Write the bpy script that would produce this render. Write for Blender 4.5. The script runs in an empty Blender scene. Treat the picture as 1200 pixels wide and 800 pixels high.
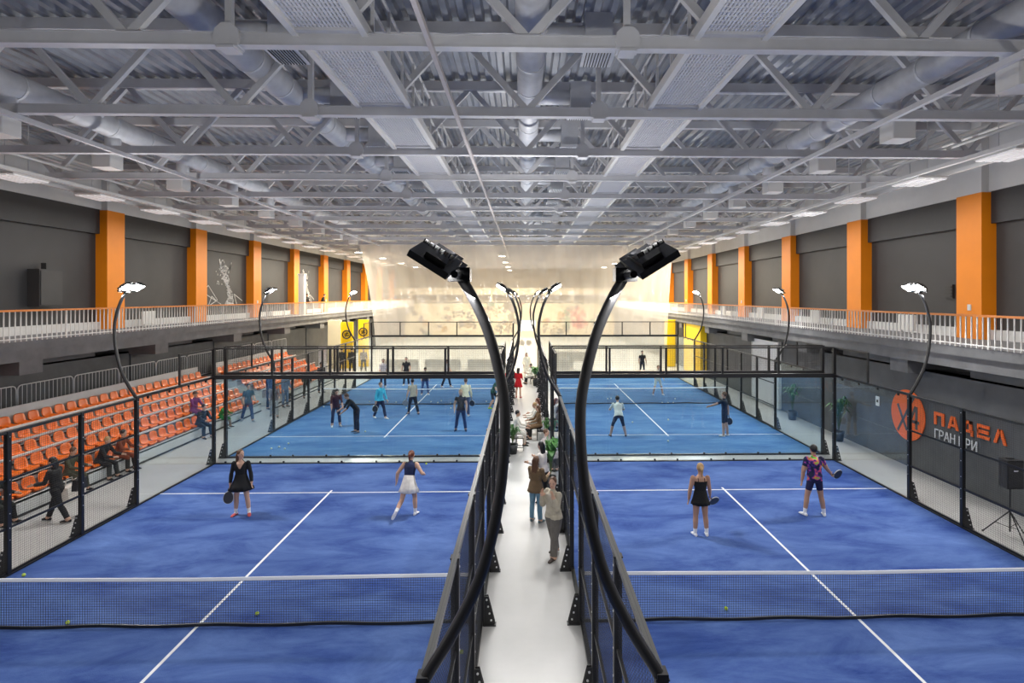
import bpy, math, random
import numpy as np
from mathutils import Vector, Matrix
random.seed(7)
PI = math.pi
S = bpy.context.scene
COL = S.collection

# ------------------------------------------------------------------ camera, world, exposure
cam_data = bpy.data.cameras.new('camera')
cam = bpy.data.objects.new('camera', cam_data)
COL.objects.link(cam)
cam.location = (-0.14, 0.0, 5.82)
cam.rotation_euler = (PI / 2, 0, -0.0222)
cam_data.sensor_width = 36.0
cam_data.lens = 676.7 * 36 / 1200
cam_data.shift_x = -0.0240
cam_data.shift_y = -0.0440
cam_data.clip_end = 300
S.camera = cam
S.view_settings.view_transform = 'Standard'
S.view_settings.look = 'None'
S.view_settings.gamma = 1.0
S.view_settings.use_curve_mapping = False
S.view_settings.exposure = 0.0
S.cycles.transparent_max_bounces = 48
S.cycles.max_bounces = 10
S.cycles.diffuse_bounces = 5

world = bpy.data.worlds.new('world')
S.world = world
world.use_nodes = True
world.node_tree.nodes['Background'].inputs[0].default_value = (0.8, 0.85, 1.0, 1)
world.node_tree.nodes['Background'].inputs[1].default_value = 0.25

FLOOD_W = 250.0       # each court floodlight, down to the court
FLOOD_UP = 125.0      # its indirect share towards the roof
STRIP_W = 110.0       # each side strip luminaire
BAY_W = 1400.0         # each warm high-bay lamp at the far end

# ------------------------------------------------------------------ materials
MATS = {}
def mat(name, col, rough=0.6, metal=0.0, var=0.0, scale=3.0, bump=0.0, bscale=40.0, spec=0.5, stretch=None):
    if name in MATS: return MATS[name]
    m = bpy.data.materials.new(name); m.use_nodes = True
    nt = m.node_tree; b = nt.nodes['Principled BSDF']
    b.inputs['Base Color'].default_value = (*col, 1)
    b.inputs['Roughness'].default_value = rough
    b.inputs['Metallic'].default_value = metal
    b.inputs['Specular IOR Level'].default_value = spec
    if var > 0 or bump > 0:
        tc = nt.nodes.new('ShaderNodeTexCoord')
        mp = nt.nodes.new('ShaderNodeMapping')
        if stretch: mp.inputs['Scale'].default_value = stretch
        nt.links.new(tc.outputs['Object'], mp.inputs['Vector'])
    if var > 0:
        n = nt.nodes.new('ShaderNodeTexNoise'); n.inputs['Scale'].default_value = scale
        n.inputs['Detail'].default_value = 5; n.inputs['Roughness'].default_value = 0.6
        r = nt.nodes.new('ShaderNodeValToRGB')
        r.color_ramp.elements[0].position = 0.3; r.color_ramp.elements[1].position = 0.72
        r.color_ramp.elements[0].color = (*[c * (1 - var) for c in col], 1)
        r.color_ramp.elements[1].color = (*[min(1, c * (1 + var)) for c in col], 1)
        nt.links.new(mp.outputs[0], n.inputs['Vector'])
        nt.links.new(n.outputs['Fac'], r.inputs['Fac'])
        nt.links.new(r.outputs['Color'], b.inputs['Base Color'])
    if bump > 0:
        n2 = nt.nodes.new('ShaderNodeTexNoise'); n2.inputs['Scale'].default_value = bscale
        n2.inputs['Detail'].default_value = 3
        bp = nt.nodes.new('ShaderNodeBump'); bp.inputs['Strength'].default_value = bump
        bp.inputs['Distance'].default_value = 0.02
        nt.links.new(mp.outputs[0], n2.inputs['Vector'])
        nt.links.new(n2.outputs['Fac'], bp.inputs['Height'])
        nt.links.new(bp.outputs[0], b.inputs['Normal'])
    MATS[name] = m
    return m

def emit(name, col, strength):
    if name in MATS: return MATS[name]
    m = bpy.data.materials.new(name); m.use_nodes = True
    b = m.node_tree.nodes['Principled BSDF']
    b.inputs['Base Color'].default_value = (0.8, 0.8, 0.8, 1)
    b.inputs['Emission Color'].default_value = (*col, 1)
    b.inputs['Emission Strength'].default_value = strength
    MATS[name] = m
    return m

def srgb(r, g, b):
    f = lambda v: (v / 255 / 12.92) if v / 255 <= 0.04045 else ((v / 255 + 0.055) / 1.055) ** 2.4
    return (f(r), f(g), f(b))

def glass_mat(name, tint, rough=0.0, ior=1.3):
    m = bpy.data.materials.new(name); m.use_nodes = True
    nt = m.node_tree; nt.nodes.remove(nt.nodes['Principled BSDF'])
    out = nt.nodes['Material Output']
    t = nt.nodes.new('ShaderNodeBsdfTransparent'); t.inputs[0].default_value = (*tint, 1)
    g = nt.nodes.new('ShaderNodeBsdfGlossy'); g.inputs['Roughness'].default_value = rough
    g.inputs['Color'].default_value = (0.9, 0.95, 1, 1)
    fr = nt.nodes.new('ShaderNodeFresnel'); fr.inputs['IOR'].default_value = ior
    mx = nt.nodes.new('ShaderNodeMixShader')
    geo = nt.nodes.new('ShaderNodeNewGeometry'); io = nt.nodes.new('ShaderNodeMix'); io.data_type = 'FLOAT'
    io.inputs[2].default_value = ior; io.inputs[3].default_value = 1 / ior     # same reflectance from either face
    nt.links.new(geo.outputs['Backfacing'], io.inputs[0]); nt.links.new(io.outputs[0], fr.inputs['IOR'])
    nt.links.new(fr.outputs[0], mx.inputs[0]); nt.links.new(t.outputs[0], mx.inputs[1]); nt.links.new(g.outputs[0], mx.inputs[2])
    nt.links.new(mx.outputs[0], out.inputs[0])
    MATS[name] = m
    return m

def turf_mat(name, dark, light):
    m = bpy.data.materials.new(name); m.use_nodes = True
    nt = m.node_tree; b = nt.nodes['Principled BSDF']
    b.inputs['Roughness'].default_value = 0.85; b.inputs['Specular IOR Level'].default_value = 0.2
    tc = nt.nodes.new('ShaderNodeTexCoord'); mp = nt.nodes.new('ShaderNodeMapping')
    mp.inputs['Scale'].default_value = (0.75, 1.7, 1)
    nt.links.new(tc.outputs['Object'], mp.inputs['Vector'])
    n = nt.nodes.new('ShaderNodeTexNoise'); n.inputs['Scale'].default_value = 0.55; n.inputs['Detail'].default_value = 9; n.inputs['Roughness'].default_value = 0.68
    n.inputs['Distortion'].default_value = 0.5
    nt.links.new(mp.outputs[0], n.inputs['Vector'])
    r = nt.nodes.new('ShaderNodeValToRGB')
    r.color_ramp.elements[0].position = 0.30; r.color_ramp.elements[1].position = 0.76
    r.color_ramp.elements[0].color = (*dark, 1); r.color_ramp.elements[1].color = (*light, 1)
    nt.links.new(n.outputs['Fac'], r.inputs['Fac']); nt.links.new(r.outputs['Color'], b.inputs['Base Color'])
    n2 = nt.nodes.new('ShaderNodeTexNoise'); n2.inputs['Scale'].default_value = 60
    bp = nt.nodes.new('ShaderNodeBump'); bp.inputs['Strength'].default_value = 0.5; bp.inputs['Distance'].default_value = 0.02
    nt.links.new(tc.outputs['Object'], n2.inputs['Vector']); nt.links.new(n2.outputs['Fac'], bp.inputs['Height']); nt.links.new(bp.outputs[0], b.inputs['Normal'])
    MATS[name] = m
    return m

M_floor = mat('hall_floor_paint', (0.42, 0.416, 0.405), 0.34, var=0.06, scale=0.9, bump=0.03, bscale=8)
M_black = mat('black_powder_coat', (0.012, 0.012, 0.013), 0.38)
M_blackmesh = mat('black_wire', (0.012, 0.012, 0.014), 0.5)
M_bolt = mat('zinc_bolt', (0.7, 0.7, 0.7), 0.35, 0.6)
M_steel = mat('grey_painted_steel', (0.60, 0.60, 0.61), 0.5, var=0.10, scale=1.2)
M_deck = mat('galvanised_deck', (0.30, 0.315, 0.35), 0.36, 0.2, var=0.18, scale=1.5)
M_duct = mat('galvanised_duct', (0.60, 0.61, 0.63), 0.5, 0.08, var=0.10, scale=3.0)
M_grate = mat('walkway_grating_steel', (0.70, 0.70, 0.72), 0.5, 0.05)
M_dark = mat('charcoal_wall_paint', (0.028, 0.028, 0.030), 0.55, var=0.12, scale=0.8)
M_dark2 = mat('graphite_wall_paint', (0.042, 0.041, 0.041), 0.6, var=0.15, scale=0.7)
M_white = mat('white_wall_paint', (0.62, 0.61, 0.59), 0.7, var=0.05, scale=1.0)
M_orange = mat('orange_column_paint', srgb(228, 130, 0), 0.5, var=0.05, scale=1.0)
M_concrete = mat('grey_concrete', (0.16, 0.16, 0.162), 0.75, var=0.2, scale=1.6, bump=0.1, bscale=20)
M_concrete_d = mat('dark_concrete', (0.085, 0.088, 0.092), 0.7, var=0.2, scale=1.2, bump=0.08, bscale=15)
M_rail_o = mat('orange_handrail', srgb(222, 130, 50), 0.4)
M_rail_w = mat('white_baluster', (0.72, 0.71, 0.68), 0.45)
M_line = mat('white_court_line', (0.86, 0.87, 0.88), 0.7)
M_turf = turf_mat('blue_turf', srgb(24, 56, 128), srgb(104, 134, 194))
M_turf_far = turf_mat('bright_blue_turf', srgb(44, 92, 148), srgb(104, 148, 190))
M_glass = glass_mat('court_glass', (0.93, 0.965, 0.975))
M_seat = mat('orange_seat_plastic', srgb(232, 106, 0), 0.35, var=0.04, scale=2)
M_stand = mat('white_bleacher_panel', (0.60, 0.61, 0.60), 0.55, var=0.05, scale=1.5)
M_deckg = mat('bleacher_deck', (0.30, 0.31, 0.31), 0.6, var=0.1, scale=2)
M_galv = mat('galvanised_tube', (0.62, 0.63, 0.64), 0.35, 0.5)
M_yellow = mat('yellow_panel', srgb(240, 200, 12), 0.5)
M_ball = mat('yellow_felt', srgb(190, 215, 50), 0.9)
M_leaf = mat('plant_leaf', (0.045, 0.14, 0.03), 0.5, var=0.3, scale=8)
M_pot = mat('dark_pot', (0.02, 0.022, 0.026), 0.5)
M_flood = emit('flood_lens', (1.0, 0.98, 0.95), 60.0)
M_striplamp = emit('strip_lamp', (1.0, 0.93, 0.90), 0.25)
M_baylamp = emit('high_bay_lens', (1.0, 0.9, 0.72), 25.0)

# ------------------------------------------------------------------ mesh builder
class MB:
    def __init__(s): s.v = []; s.f = []
    def box(s, x0, x1, y0, y1, z0, z1):
        n = len(s.v)
        s.v += [(x0, y0, z0), (x1, y0, z0), (x1, y1, z0), (x0, y1, z0), (x0, y0, z1), (x1, y0, z1), (x1, y1, z1), (x0, y1, z1)]
        s.f += [tuple(n + i for i in q) for q in ((0, 3, 2, 1), (4, 5, 6, 7), (0, 1, 5, 4), (1, 2, 6, 5), (2, 3, 7, 6), (3, 0, 4, 7))]
        return s
    def bar(s, a, b, w, h, up=(0, 0, 1)):
        """rectangular bar from a to b, w across, h along up"""
        a = Vector(a); b = Vector(b); d = (b - a).normalized(); u = Vector(up)
        if abs(d.dot(u)) > 0.99: u = Vector((1, 0, 0))
        sd = d.cross(u).normalized(); u = sd.cross(d).normalized()
        n = len(s.v)
        for p in (a, b):
            for i, j in ((-1, -1), (1, -1), (1, 1), (-1, 1)):
                s.v.append(tuple(p + sd * (i * w / 2) + u * (j * h / 2)))
        s.f += [tuple(n + i for i in q) for q in ((3, 2, 1, 0), (4, 5, 6, 7), (0, 1, 5, 4), (1, 2, 6, 5), (2, 3, 7, 6), (3, 0, 4, 7))]
        return s
    def tube(s, pts, r, n=8, caps=True):
        pts = [Vector(p) for p in pts]
        rs = r if isinstance(r, (list, tuple)) else [r] * len(pts)
        base = len(s.v); ref = None
        for i, p in enumerate(pts):
            d = (pts[min(i + 1, len(pts) - 1)] - pts[max(i - 1, 0)]).normalized()
            if ref is None:
                ref = Vector((0, 0, 1)) if abs(d.z) < 0.9 else Vector((1, 0, 0))
            sd = d.cross(ref).normalized(); u = sd.cross(d).normalized(); ref = u
            for k in range(n):
                a = 2 * PI * k / n
                s.v.append(tuple(p + (sd * math.cos(a) + u * math.sin(a)) * rs[i]))
        for i in range(len(pts) - 1):
            for k in range(n):
                k2 = (k + 1) % n
                s.f.append((base + i * n + k, base + (i + 1) * n + k, base + (i + 1) * n + k2, base + i * n + k2))
        if caps:
            s.f.append(tuple(base + k for k in range(n)))
            s.f.append(tuple(base + (len(pts) - 1) * n + k for k in reversed(range(n))))
        return s
    def lathe(s, prof, c=(0, 0, 0), n=16, sx=1.0, sy=1.0):
        base = len(s.v)
        for r, z in prof:
            for k in range(n):
                a = 2 * PI * k / n
                s.v.append((c[0] + r * math.cos(a) * sx, c[1] + r * math.sin(a) * sy, c[2] + z))
        for i in range(len(prof) - 1):
            for k in range(n):
                k2 = (k + 1) % n
                s.f.append((base + i * n + k, base + i * n + k2, base + (i + 1) * n + k2, base + (i + 1) * n + k))
        s.f.append(tuple(base + k for k in reversed(range(n))))
        s.f.append(tuple(base + (len(prof) - 1) * n + k for k in range(n)))
        return s
    def prism(s, poly, axis, a0, a1):
        """polygon in the plane across axis ('x': (y,z), 'y': (x,z), 'z': (x,y)) extruded a0..a1"""
        n = len(s.v); k = len(poly)
        for a in (a0, a1):
            for p, q in poly:
                s.v.append((a, p, q) if axis == 'x' else (p, a, q) if axis == 'y' else (p, q, a))
        s.f.append(tuple(n + i for i in reversed(range(k)))); s.f.append(tuple(n + k + i for i in range(k)))
        for i in range(k):
            j = (i + 1) % k
            s.f.append((n + i, n + j, n + k + j, n + k + i))
        return s
    def quad(s, *p):
        n = len(s.v); s.v += [tuple(q) for q in p]; s.f.append(tuple(range(n, n + len(p)))); return s
    def mesh(s, name, m, smooth=False):
        me = bpy.data.meshes.new(name)
        me.from_pydata([tuple(v) for v in s.v], [], s.f)
        me.materials.append(m)
        if smooth: me.polygons.foreach_set('use_smooth', [True] * len(me.polygons))
        me.update()
        return me
    def build(s, name, m, parent=None, smooth=False):
        """world coordinates in; stored relative to the (unrotated) parent"""
        off = woff(parent)
        o = bpy.data.objects.new(name, s.mesh(name, m, smooth))
        if parent is not None:
            me = o.data
            if off.length > 0: me.transform(Matrix.Translation(-off))
            o.parent = parent
        COL.objects.link(o)
        return o

def woff(p):
    v = Vector((0, 0, 0))
    while p is not None:
        v = v + Vector(p.location); p = p.parent
    return v

def inst(name, mesh, loc=(0, 0, 0), rz=0.0, parent=None, scale=None):
    """an object on shared mesh data; loc is in world coordinates"""
    o = bpy.data.objects.new(name, mesh)
    o.location = Vector(loc) - woff(parent)
    if rz: o.rotation_euler = (0, 0, rz)
    if scale: o.scale = scale
    o.parent = parent
    COL.objects.link(o)
    return o

def tag(o, label=None, cat=None, group=None, kind=None):
    if label: o['label'] = label
    if cat: o['category'] = cat
    if group: o['group'] = group
    if kind: o['kind'] = kind
    return o

def thing(name, label, cat, loc=(0, 0, 0), group=None, rz=0.0):
    o = bpy.data.objects.new(name, None); o.location = loc; o.rotation_euler = (0, 0, rz)
    o.empty_display_size = 0.2
    COL.objects.link(o)
    return tag(o, label, cat, group)

def struct(name, label=None, loc=None):
    if loc is None: loc = (0, 0, 0)
    o = bpy.data.objects.new(name, None); o.location = loc
    COL.objects.link(o)
    return tag(o, label, None, None, 'structure')

def area_light(name, loc, normal, sx, sy, power, col=(1, 1, 1), parent=None, spread=PI):
    l = bpy.data.lights.new(name, 'AREA'); l.shape = 'RECTANGLE'; l.size = sx; l.size_y = sy
    l.energy = power; l.color = col; l.spread = spread
    o = bpy.data.objects.new(name, l)
    o.location = Vector(loc) - woff(parent)
    o.rotation_euler = Vector(normal).to_track_quat('-Z', 'Y').to_euler()
    o.parent = parent
    COL.objects.link(o)
    return o

def bevel_box(mb, x0, x1, y0, y1, z0, z1, b):
    """box with chamfered vertical edges"""
    p = [(x0 + b, y0), (x1 - b, y0), (x1, y0 + b), (x1, y1 - b), (x1 - b, y1), (x0 + b, y1), (x0, y1 - b), (x0, y0 + b)]
    return mb.prism(p, 'z', z0, z1)

# ------------------------------------------------------------------ key dimensions (metres)
D = 10.26                 # net line of the near courts
GAP = 20.8                # near court to far court
IN = 0.88                 # inner fences either side of the walkway
OUT = IN + 10.0           # outer fences
WL, WR = -18.2, 14.9      # column faces
LWL, LWR = -17.35, 13.05  # lower walls
EL, ER = -16.0, 12.3      # balcony edges
YB, YE = -7.0, 84.0       # hall ends
ZDECK = 11.70
TR_Y = [9.0 + 3.4 * k for k in range(-4, 22)]
COLS_Y = [5.6 + 6.8 * k for k in range(-1, 12)]
XC = -1.6
# ------------------------------------------------------------------ floor and walls
fl = tag(MB().box(-19.2, 15.8, YB, YE, -0.3, 0.0).build('floor', M_floor), 'pale grey painted hall floor', None, None, 'structure')

cw = MB()
# corrugated deck: trapezoid ribs along the hall
x = -19.0; prof = []
while x < 15.7:
    prof += [(x, ZDECK), (x + 0.13, ZDECK), (x + 0.18, ZDECK + 0.09), (x + 0.30, ZDECK + 0.09)]
    x += 0.35
n0 = len(cw.v)
for yy in (YB, YE):
    for px, pz in prof: cw.v.append((px, yy, pz))
k = len(prof)
for i in range(k - 1): cw.f.append((n0 + i, n0 + i + 1, n0 + k + i + 1, n0 + k + i))
tag(cw.build('ceiling', M_deck), 'corrugated grey metal roof deck', None, None, 'structure')
tag(MB().box(-19.2, 15.8, YB, YE, ZDECK + 0.2, ZDECK + 0.4).build('ceiling_insulation', M_white), 'roof board above the metal deck', None, None, 'structure')

def long_wall(side):
    sg = -1 if side == 'left' else 1
    face = WL if sg < 0 else WR          # column face
    low = LWL if sg < 0 else LWR
    edge = EL if sg < 0 else ER
    zwd = 9.58 if sg < 0 else 9.27       # dark / white boundary
    zf = 4.40                            # balcony floor
    w = struct('wall_' + side, 'dark grey %s hall wall with orange columns and a white band on top' % side)
    b = lambda nm, m, x0, x1, y0, y1, z0, z1: MB().box(min(x0, x1), max(x0, x1), y0, y1, z0, z1).build(nm, m, w)
    b('white_band', M_white, face + sg * 0.25, face + sg * 0.9, YB, YE, zwd, ZDECK + 0.2)
    b('upper_beam', M_dark, face + sg * 0.32, face + sg * 0.9, YB, YE, zwd - 1.05, zwd)
    for i in range(len(COLS_Y) - 1):
        y0, y1 = COLS_Y[i] + 0.55, COLS_Y[i + 1] - 0.55
        b('wall_panel', M_dark2 if (i % 3) else M_dark, face + sg * 0.5, face + sg * 0.9, max(y0, YB), y1, zf, zwd - 1.05)
    b('parapet_curb', M_white, face + sg * 0.28, face + sg * 0.5, YB, YE, zf, zf + 0.32)
    for y in COLS_Y:
        c = b('column', M_orange, face, face + sg * 0.9, y - 0.55, y + 0.55, zf, zwd - 0.02)
        b('column_head', M_white, face, face + sg * 0.85, y - 0.55, y + 0.55, zwd - 0.02, ZDECK)
        MB().box(min(face - sg * 0.03, face), max(face - sg * 0.03, face), y - 0.12, y + 0.02, zf + 0.95, zf + 1.15).build('column_plate', M_stand, w) if int(y) % 2 else None
    # lower wall, with the slot below the balcony beam
    b('lower_wall', M_concrete_d, low, low + sg * 0.3, YB, YE, 0, 3.42)
    for i in range(len(COLS_Y) - 1):
        b('slot_infill', M_concrete_d, low + sg * 0.02, low + sg * 0.3, COLS_Y[i] + 0.45, COLS_Y[i] + 4.4, 3.42, 4.12)
    b('slot_back', M_concrete_d, low + sg * 0.9, low + sg * 1.0, YB, YE, 3.2, 4.1)
    b('slot_sill', M_concrete_d, low, low + sg * 0.95, YB, YE, 3.36, 3.42)
    b('balcony_slab', M_concrete, edge, face + sg * 0.9, YB, YE, 4.12, 4.40)
    b('edge_beam', M_concrete, edge + sg * 0.12, edge + sg * 0.5, YB, YE, 3.74, 4.12)
    for y in COLS_Y:
        b('pilaster', M_concrete, edge + sg * 0.2, low + sg * 0.9, y - 0.45, y + 0.45, 3.30, 4.12)
        if sg < 0: b('pier', M_concrete_d, low - sg * 0.06, low + sg * 0.3, y - 0.4, y + 0.4, 0, 3.30)
    return w
wall_left = long_wall('left')
wall_right = long_wall('right')

tag(MB().box(-19.2, 15.8, YB - 0.3, YB, 0, ZDECK + 0.2).build('wall_back', M_dark2), 'plain dark wall behind the camera', None, None, 'structure')

# end wall with gallery; mural as flat print on the wall below the gallery
def mural_mat(name, base, cols, scale, thr):
    m = bpy.data.materials.new(name); m.use_nodes = True
    nt = m.node_tree; b = nt.nodes['Principled BSDF']; b.inputs['Roughness'].default_value = 0.8
    tc = nt.nodes.new('ShaderNodeTexCoord')
    v = nt.nodes.new('ShaderNodeTexVoronoi'); v.inputs['Scale'].default_value = scale
    nt.links.new(tc.outputs['Object'], v.inputs['Vector'])
    n = nt.nodes.new('ShaderNodeTexNoise'); n.inputs['Scale'].default_value = scale * 3; nt.links.new(tc.outputs['Object'], n.inputs['Vector'])
    n3 = nt.nodes.new('ShaderNodeTexNoise'); n3.inputs['Scale'].default_value = scale * 0.16; nt.links.new(tc.outputs['Object'], n3.inputs['Vector'])
    ad = nt.nodes.new('ShaderNodeMath'); ad.operation = 'MULTIPLY_ADD'; ad.inputs[1].default_value = 0.5
    nt.links.new(n.outputs['Fac'], ad.inputs[0]); nt.links.new(v.outputs['Distance'], ad.inputs[2])
    sb = nt.nodes.new('ShaderNodeMath'); sb.operation = 'MULTIPLY_ADD'; sb.inputs[1].default_value = -0.9
    nt.links.new(n3.outputs['Fac'], sb.inputs[0]); nt.links.new(ad.outputs[0], sb.inputs[2])
    lt = nt.nodes.new('ShaderNodeMath'); lt.operation = 'LESS_THAN'; lt.inputs[1].default_value = thr
    nt.links.new(sb.outputs[0], lt.inputs[0])
    sep = nt.nodes.new('ShaderNodeSeparateColor'); nt.links.new(v.outputs['Color'], sep.inputs[0])
    r = nt.nodes.new('ShaderNodeValToRGB'); r.color_ramp.interpolation = 'CONSTANT'
    for i, c in enumerate(cols):
        e = r.color_ramp.elements[i] if i < 2 else r.color_ramp.elements.new(i / len(cols))
        e.position = i / len(cols); e.color = (*c, 1)
    nt.links.new(sep.outputs[0], r.inputs['Fac'])
    mx = nt.nodes.new('ShaderNodeMix'); mx.data_type = 'RGBA'
    mx.inputs[6].default_value = (*base, 1)
    nt.links.new(lt.outputs[0], mx.inputs[0]); nt.links.new(r.outputs['Color'], mx.inputs[7])
    nt.links.new(mx.outputs[2], b.inputs['Base Color'])
    return m
M_mural = mural_mat('flower_mural', srgb(226, 214, 176), [srgb(120, 110, 90), srgb(190, 150, 70), srgb(110, 140, 110), srgb(200, 140, 120), srgb(140, 130, 125), srgb(90, 85, 70)], 0.75, 0.06)
M_olive = mural_mat('olive_leaf_wall', srgb(150, 126, 60), [srgb(110, 74, 40), srgb(120, 90, 40), srgb(86, 70, 40)], 0.8, 0.04)
M_cream = mat('cream_wall_paint', srgb(232, 220, 186), 0.7, var=0.05, scale=0.6)
we = struct('wall_end', 'cream end wall with a painted flower mural below a gallery')
MB().box(-19.2, 15.8, YE, YE + 0.3, 0, 5.05).build('mural_wall', M_mural, we)
MB().box(-19.2, 15.8, YE - 0.05, YE + 0.1, 5.05, 5.15).build('gallery_edge', M_cream, we)
MB().box(-19.2, 15.8, YE + 2.6, YE + 2.9, 5.05, ZDECK + 0.2).build('gallery_back_wall', M_olive, we)
MB().box(-19.2, 15.8, YE, YE + 2.9, 4.85, 5.05).build('gallery_floor', M_cream, we)
MB().box(-19.2, 15.8, YE + 0.0, YE + 0.25, 6.05, 7.05).build('gallery_beam', M_cream, we)
MB().box(-19.2, 15.8, YE, YE + 2.9, ZDECK + 0.1, ZDECK + 0.3).build('gallery_roof', M_white, we)
for i in range(9):
    xx = -16.5 + i * 3.9
    MB().box(xx - 0.12, xx + 0.12, YE + 0.02, YE + 0.2, 5.05, 6.05).build('gallery_post', M_cream, we)
rnd = random.Random(21)
def painted(cx, cz, r, col, n=6):
    m = MB()
    for k in range(n):
        a = 2 * PI * k / n + rnd.random(); c, sn = math.cos(a), math.sin(a)
        poly = [(cx + c * q * r - sn * w * r, cz + sn * q * r + c * w * r) for q, w in ((0.15, 0), (0.5, 0.2), (0.85, 0.17), (1.0, 0), (0.85, -0.17), (0.5, -0.2))]
        m.prism(poly, 'y', YE - 0.012 - 0.001 * k, YE)
    tag(m.build('painted_flower', mat('mural_%d_%d_%d' % col, srgb(*col), 0.8), we), kind='stuff')
for k in range(34):
    painted(rnd.uniform(-12.5, -1.5) + 0.6, rnd.uniform(0.9, 4.3), rnd.uniform(0.35, 0.7), rnd.choice([(120, 108, 84), (150, 120, 60), (110, 120, 110), (96, 84, 60), (170, 120, 90)]))
for k in range(12):
    painted(rnd.uniform(3.0, 6.2), rnd.uniform(0.3, 3.0), rnd.uniform(0.4, 0.6), rnd.choice([(120, 108, 84), (150, 130, 60), (80, 90, 70)]))
for k in range(9): painted(7.6 + rnd.uniform(-0.9, 1.5), rnd.uniform(1.4, 3.6), 0.8, (214, 112, 88))
for k in range(5): painted(6.2, 1.6 + 0.55 * k, 0.55, (110, 150, 100))
painted(5.3, 3.2, 0.6, (220, 150, 60)); painted(5.0, 2.4, 0.6, (214, 160, 60)); painted(6.6, 4.1, 0.5, (90, 96, 90))
lit = emit('lamp_panel_glow', (1.0, 0.96, 0.82), 5.0)  # glowing panel stands in for a bright lamp; its frame is made up
d1 = struct('lamp_panel_1', 'bright lamp at the end of the walkway, built as a glowing framed panel')
MB().box(-0.9, 1.5, YE - 0.06, YE + 0.02, 0.9, 2.3).build('lit_pane', lit, d1)
for x0, x1, z0, z1 in ((-1.05, -0.9, 0, 2.45), (1.5, 1.65, 0, 2.45), (-1.05, 1.65, 2.3, 2.45), (-0.9, 1.5, 0, 0.9)):
    MB().box(x0, x1, YE - 0.1, YE + 0.02, z0, z1).build('lamp_panel_frame', M_cream, d1)

# ------------------------------------------------------------------ balcony railings
BAL = MB().box(-0.014, 0.014, -0.014, 0.014, 0, 0.90).mesh('baluster', M_rail_w)
def railing(side):
    X = EL + 0.06 if side == 'left' else ER - 0.06
    top = 5.40 if side == 'left' else 5.32
    y0, y1 = 10.0, YE - 0.5
    t = thing('balcony_railing', 'white baluster railing with an orange handrail along the %s balcony' % side, 'railing', (X, y0, 4.40))
    MB().box(X - 0.035, X + 0.035, y0, y1, top - 0.06, top).build('handrail', M_rail_o, t)
    MB().box(X - 0.02, X + 0.02, y0, y1, 4.47, 4.50).build('bottom_rail', M_rail_w, t)
    h = top - 0.06 - 4.40
    n = 0; y = y0 + 0.1; rest = MB()
    while y < y1:
        if n < 290: inst('baluster', BAL, (X, y, 4.40), 0, t, (1, 1, h / 0.90))
        else: rest.box(X - 0.014, X + 0.014, y - 0.014, y + 0.014, 4.40, 4.40 + h)
        n += 1; y += 0.2 if n % 12 else 0.4
        if n % 12 == 0: MB().box(X - 0.025, X + 0.025, y - 0.225, y - 0.175, 4.40, top - 0.06).build('post', M_rail_w, t)
    if rest.v: tag(rest.build('far_balusters', M_rail_w, t), kind='stuff')
railing('left'); railing('right')

# white radiators behind the railings
def radiator(X, y, sg, lab):
    t = thing('radiator', lab, 'radiator', (X, y, 4.42))
    MB().box(X - 0.05, X + 0.05, y - 0.45, y + 0.45, 4.52, 5.12).build('body', M_rail_w, t)
    for k in range(8):
        yy = y - 0.4 + k * 0.114
        MB().box(X - sg * 0.05 - 0.012, X - sg * 0.05 + 0.012, yy - 0.03, yy + 0.03, 4.55, 5.09).build('fin', M_rail_w, t)
    for q in (-0.3, 0.3): MB().box(X - 0.03, X + 0.03, y + q - 0.02, y + q + 0.02, 4.40, 4.52).build('foot', M_rail_w, t)
for i, (y, nm) in enumerate(((21.9, 'nearest'), (28.9, 'second'), (35.6, 'third'), (42.3, 'fourth'))):
    radiator(14.6, y, 1, 'white panel radiator on the right balcony, %s of four' % nm)
radiator(-18.0, 27.9, -1, 'white panel radiator on the left balcony beside the first orange column')

# wall box, vent and line-art murals
t = thing('wall_cabinet', 'dark grey box cabinet mounted on the left upper wall', 'cabinet', (-18.5, 22.5, 5.4))
MB().box(-18.7, -18.25, 22.0, 23.1, 5.45, 6.85).build('body', M_dark, t)
MB().box(-18.26, -18.22, 22.05, 23.05, 5.5, 6.8).build('door', M_dark2, t)
MB().box(-18.6, -18.4, 22.5, 22.56, 6.85, 7.1).build('conduit', M_dark, t)
t = thing('wall_vent', 'small dark square vent on the right upper wall', 'vent', (15.35, 20.8, 5.7))
MB().box(15.32, 15.42, 20.5, 20.9, 5.75, 6.25).build('frame', M_dark, t)
for k in range(4): MB().box(15.30, 15.34, 20.54, 20.86, 5.80 + k * 0.11, 5.85 + k * 0.11).build('slat', M_black, t)

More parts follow.
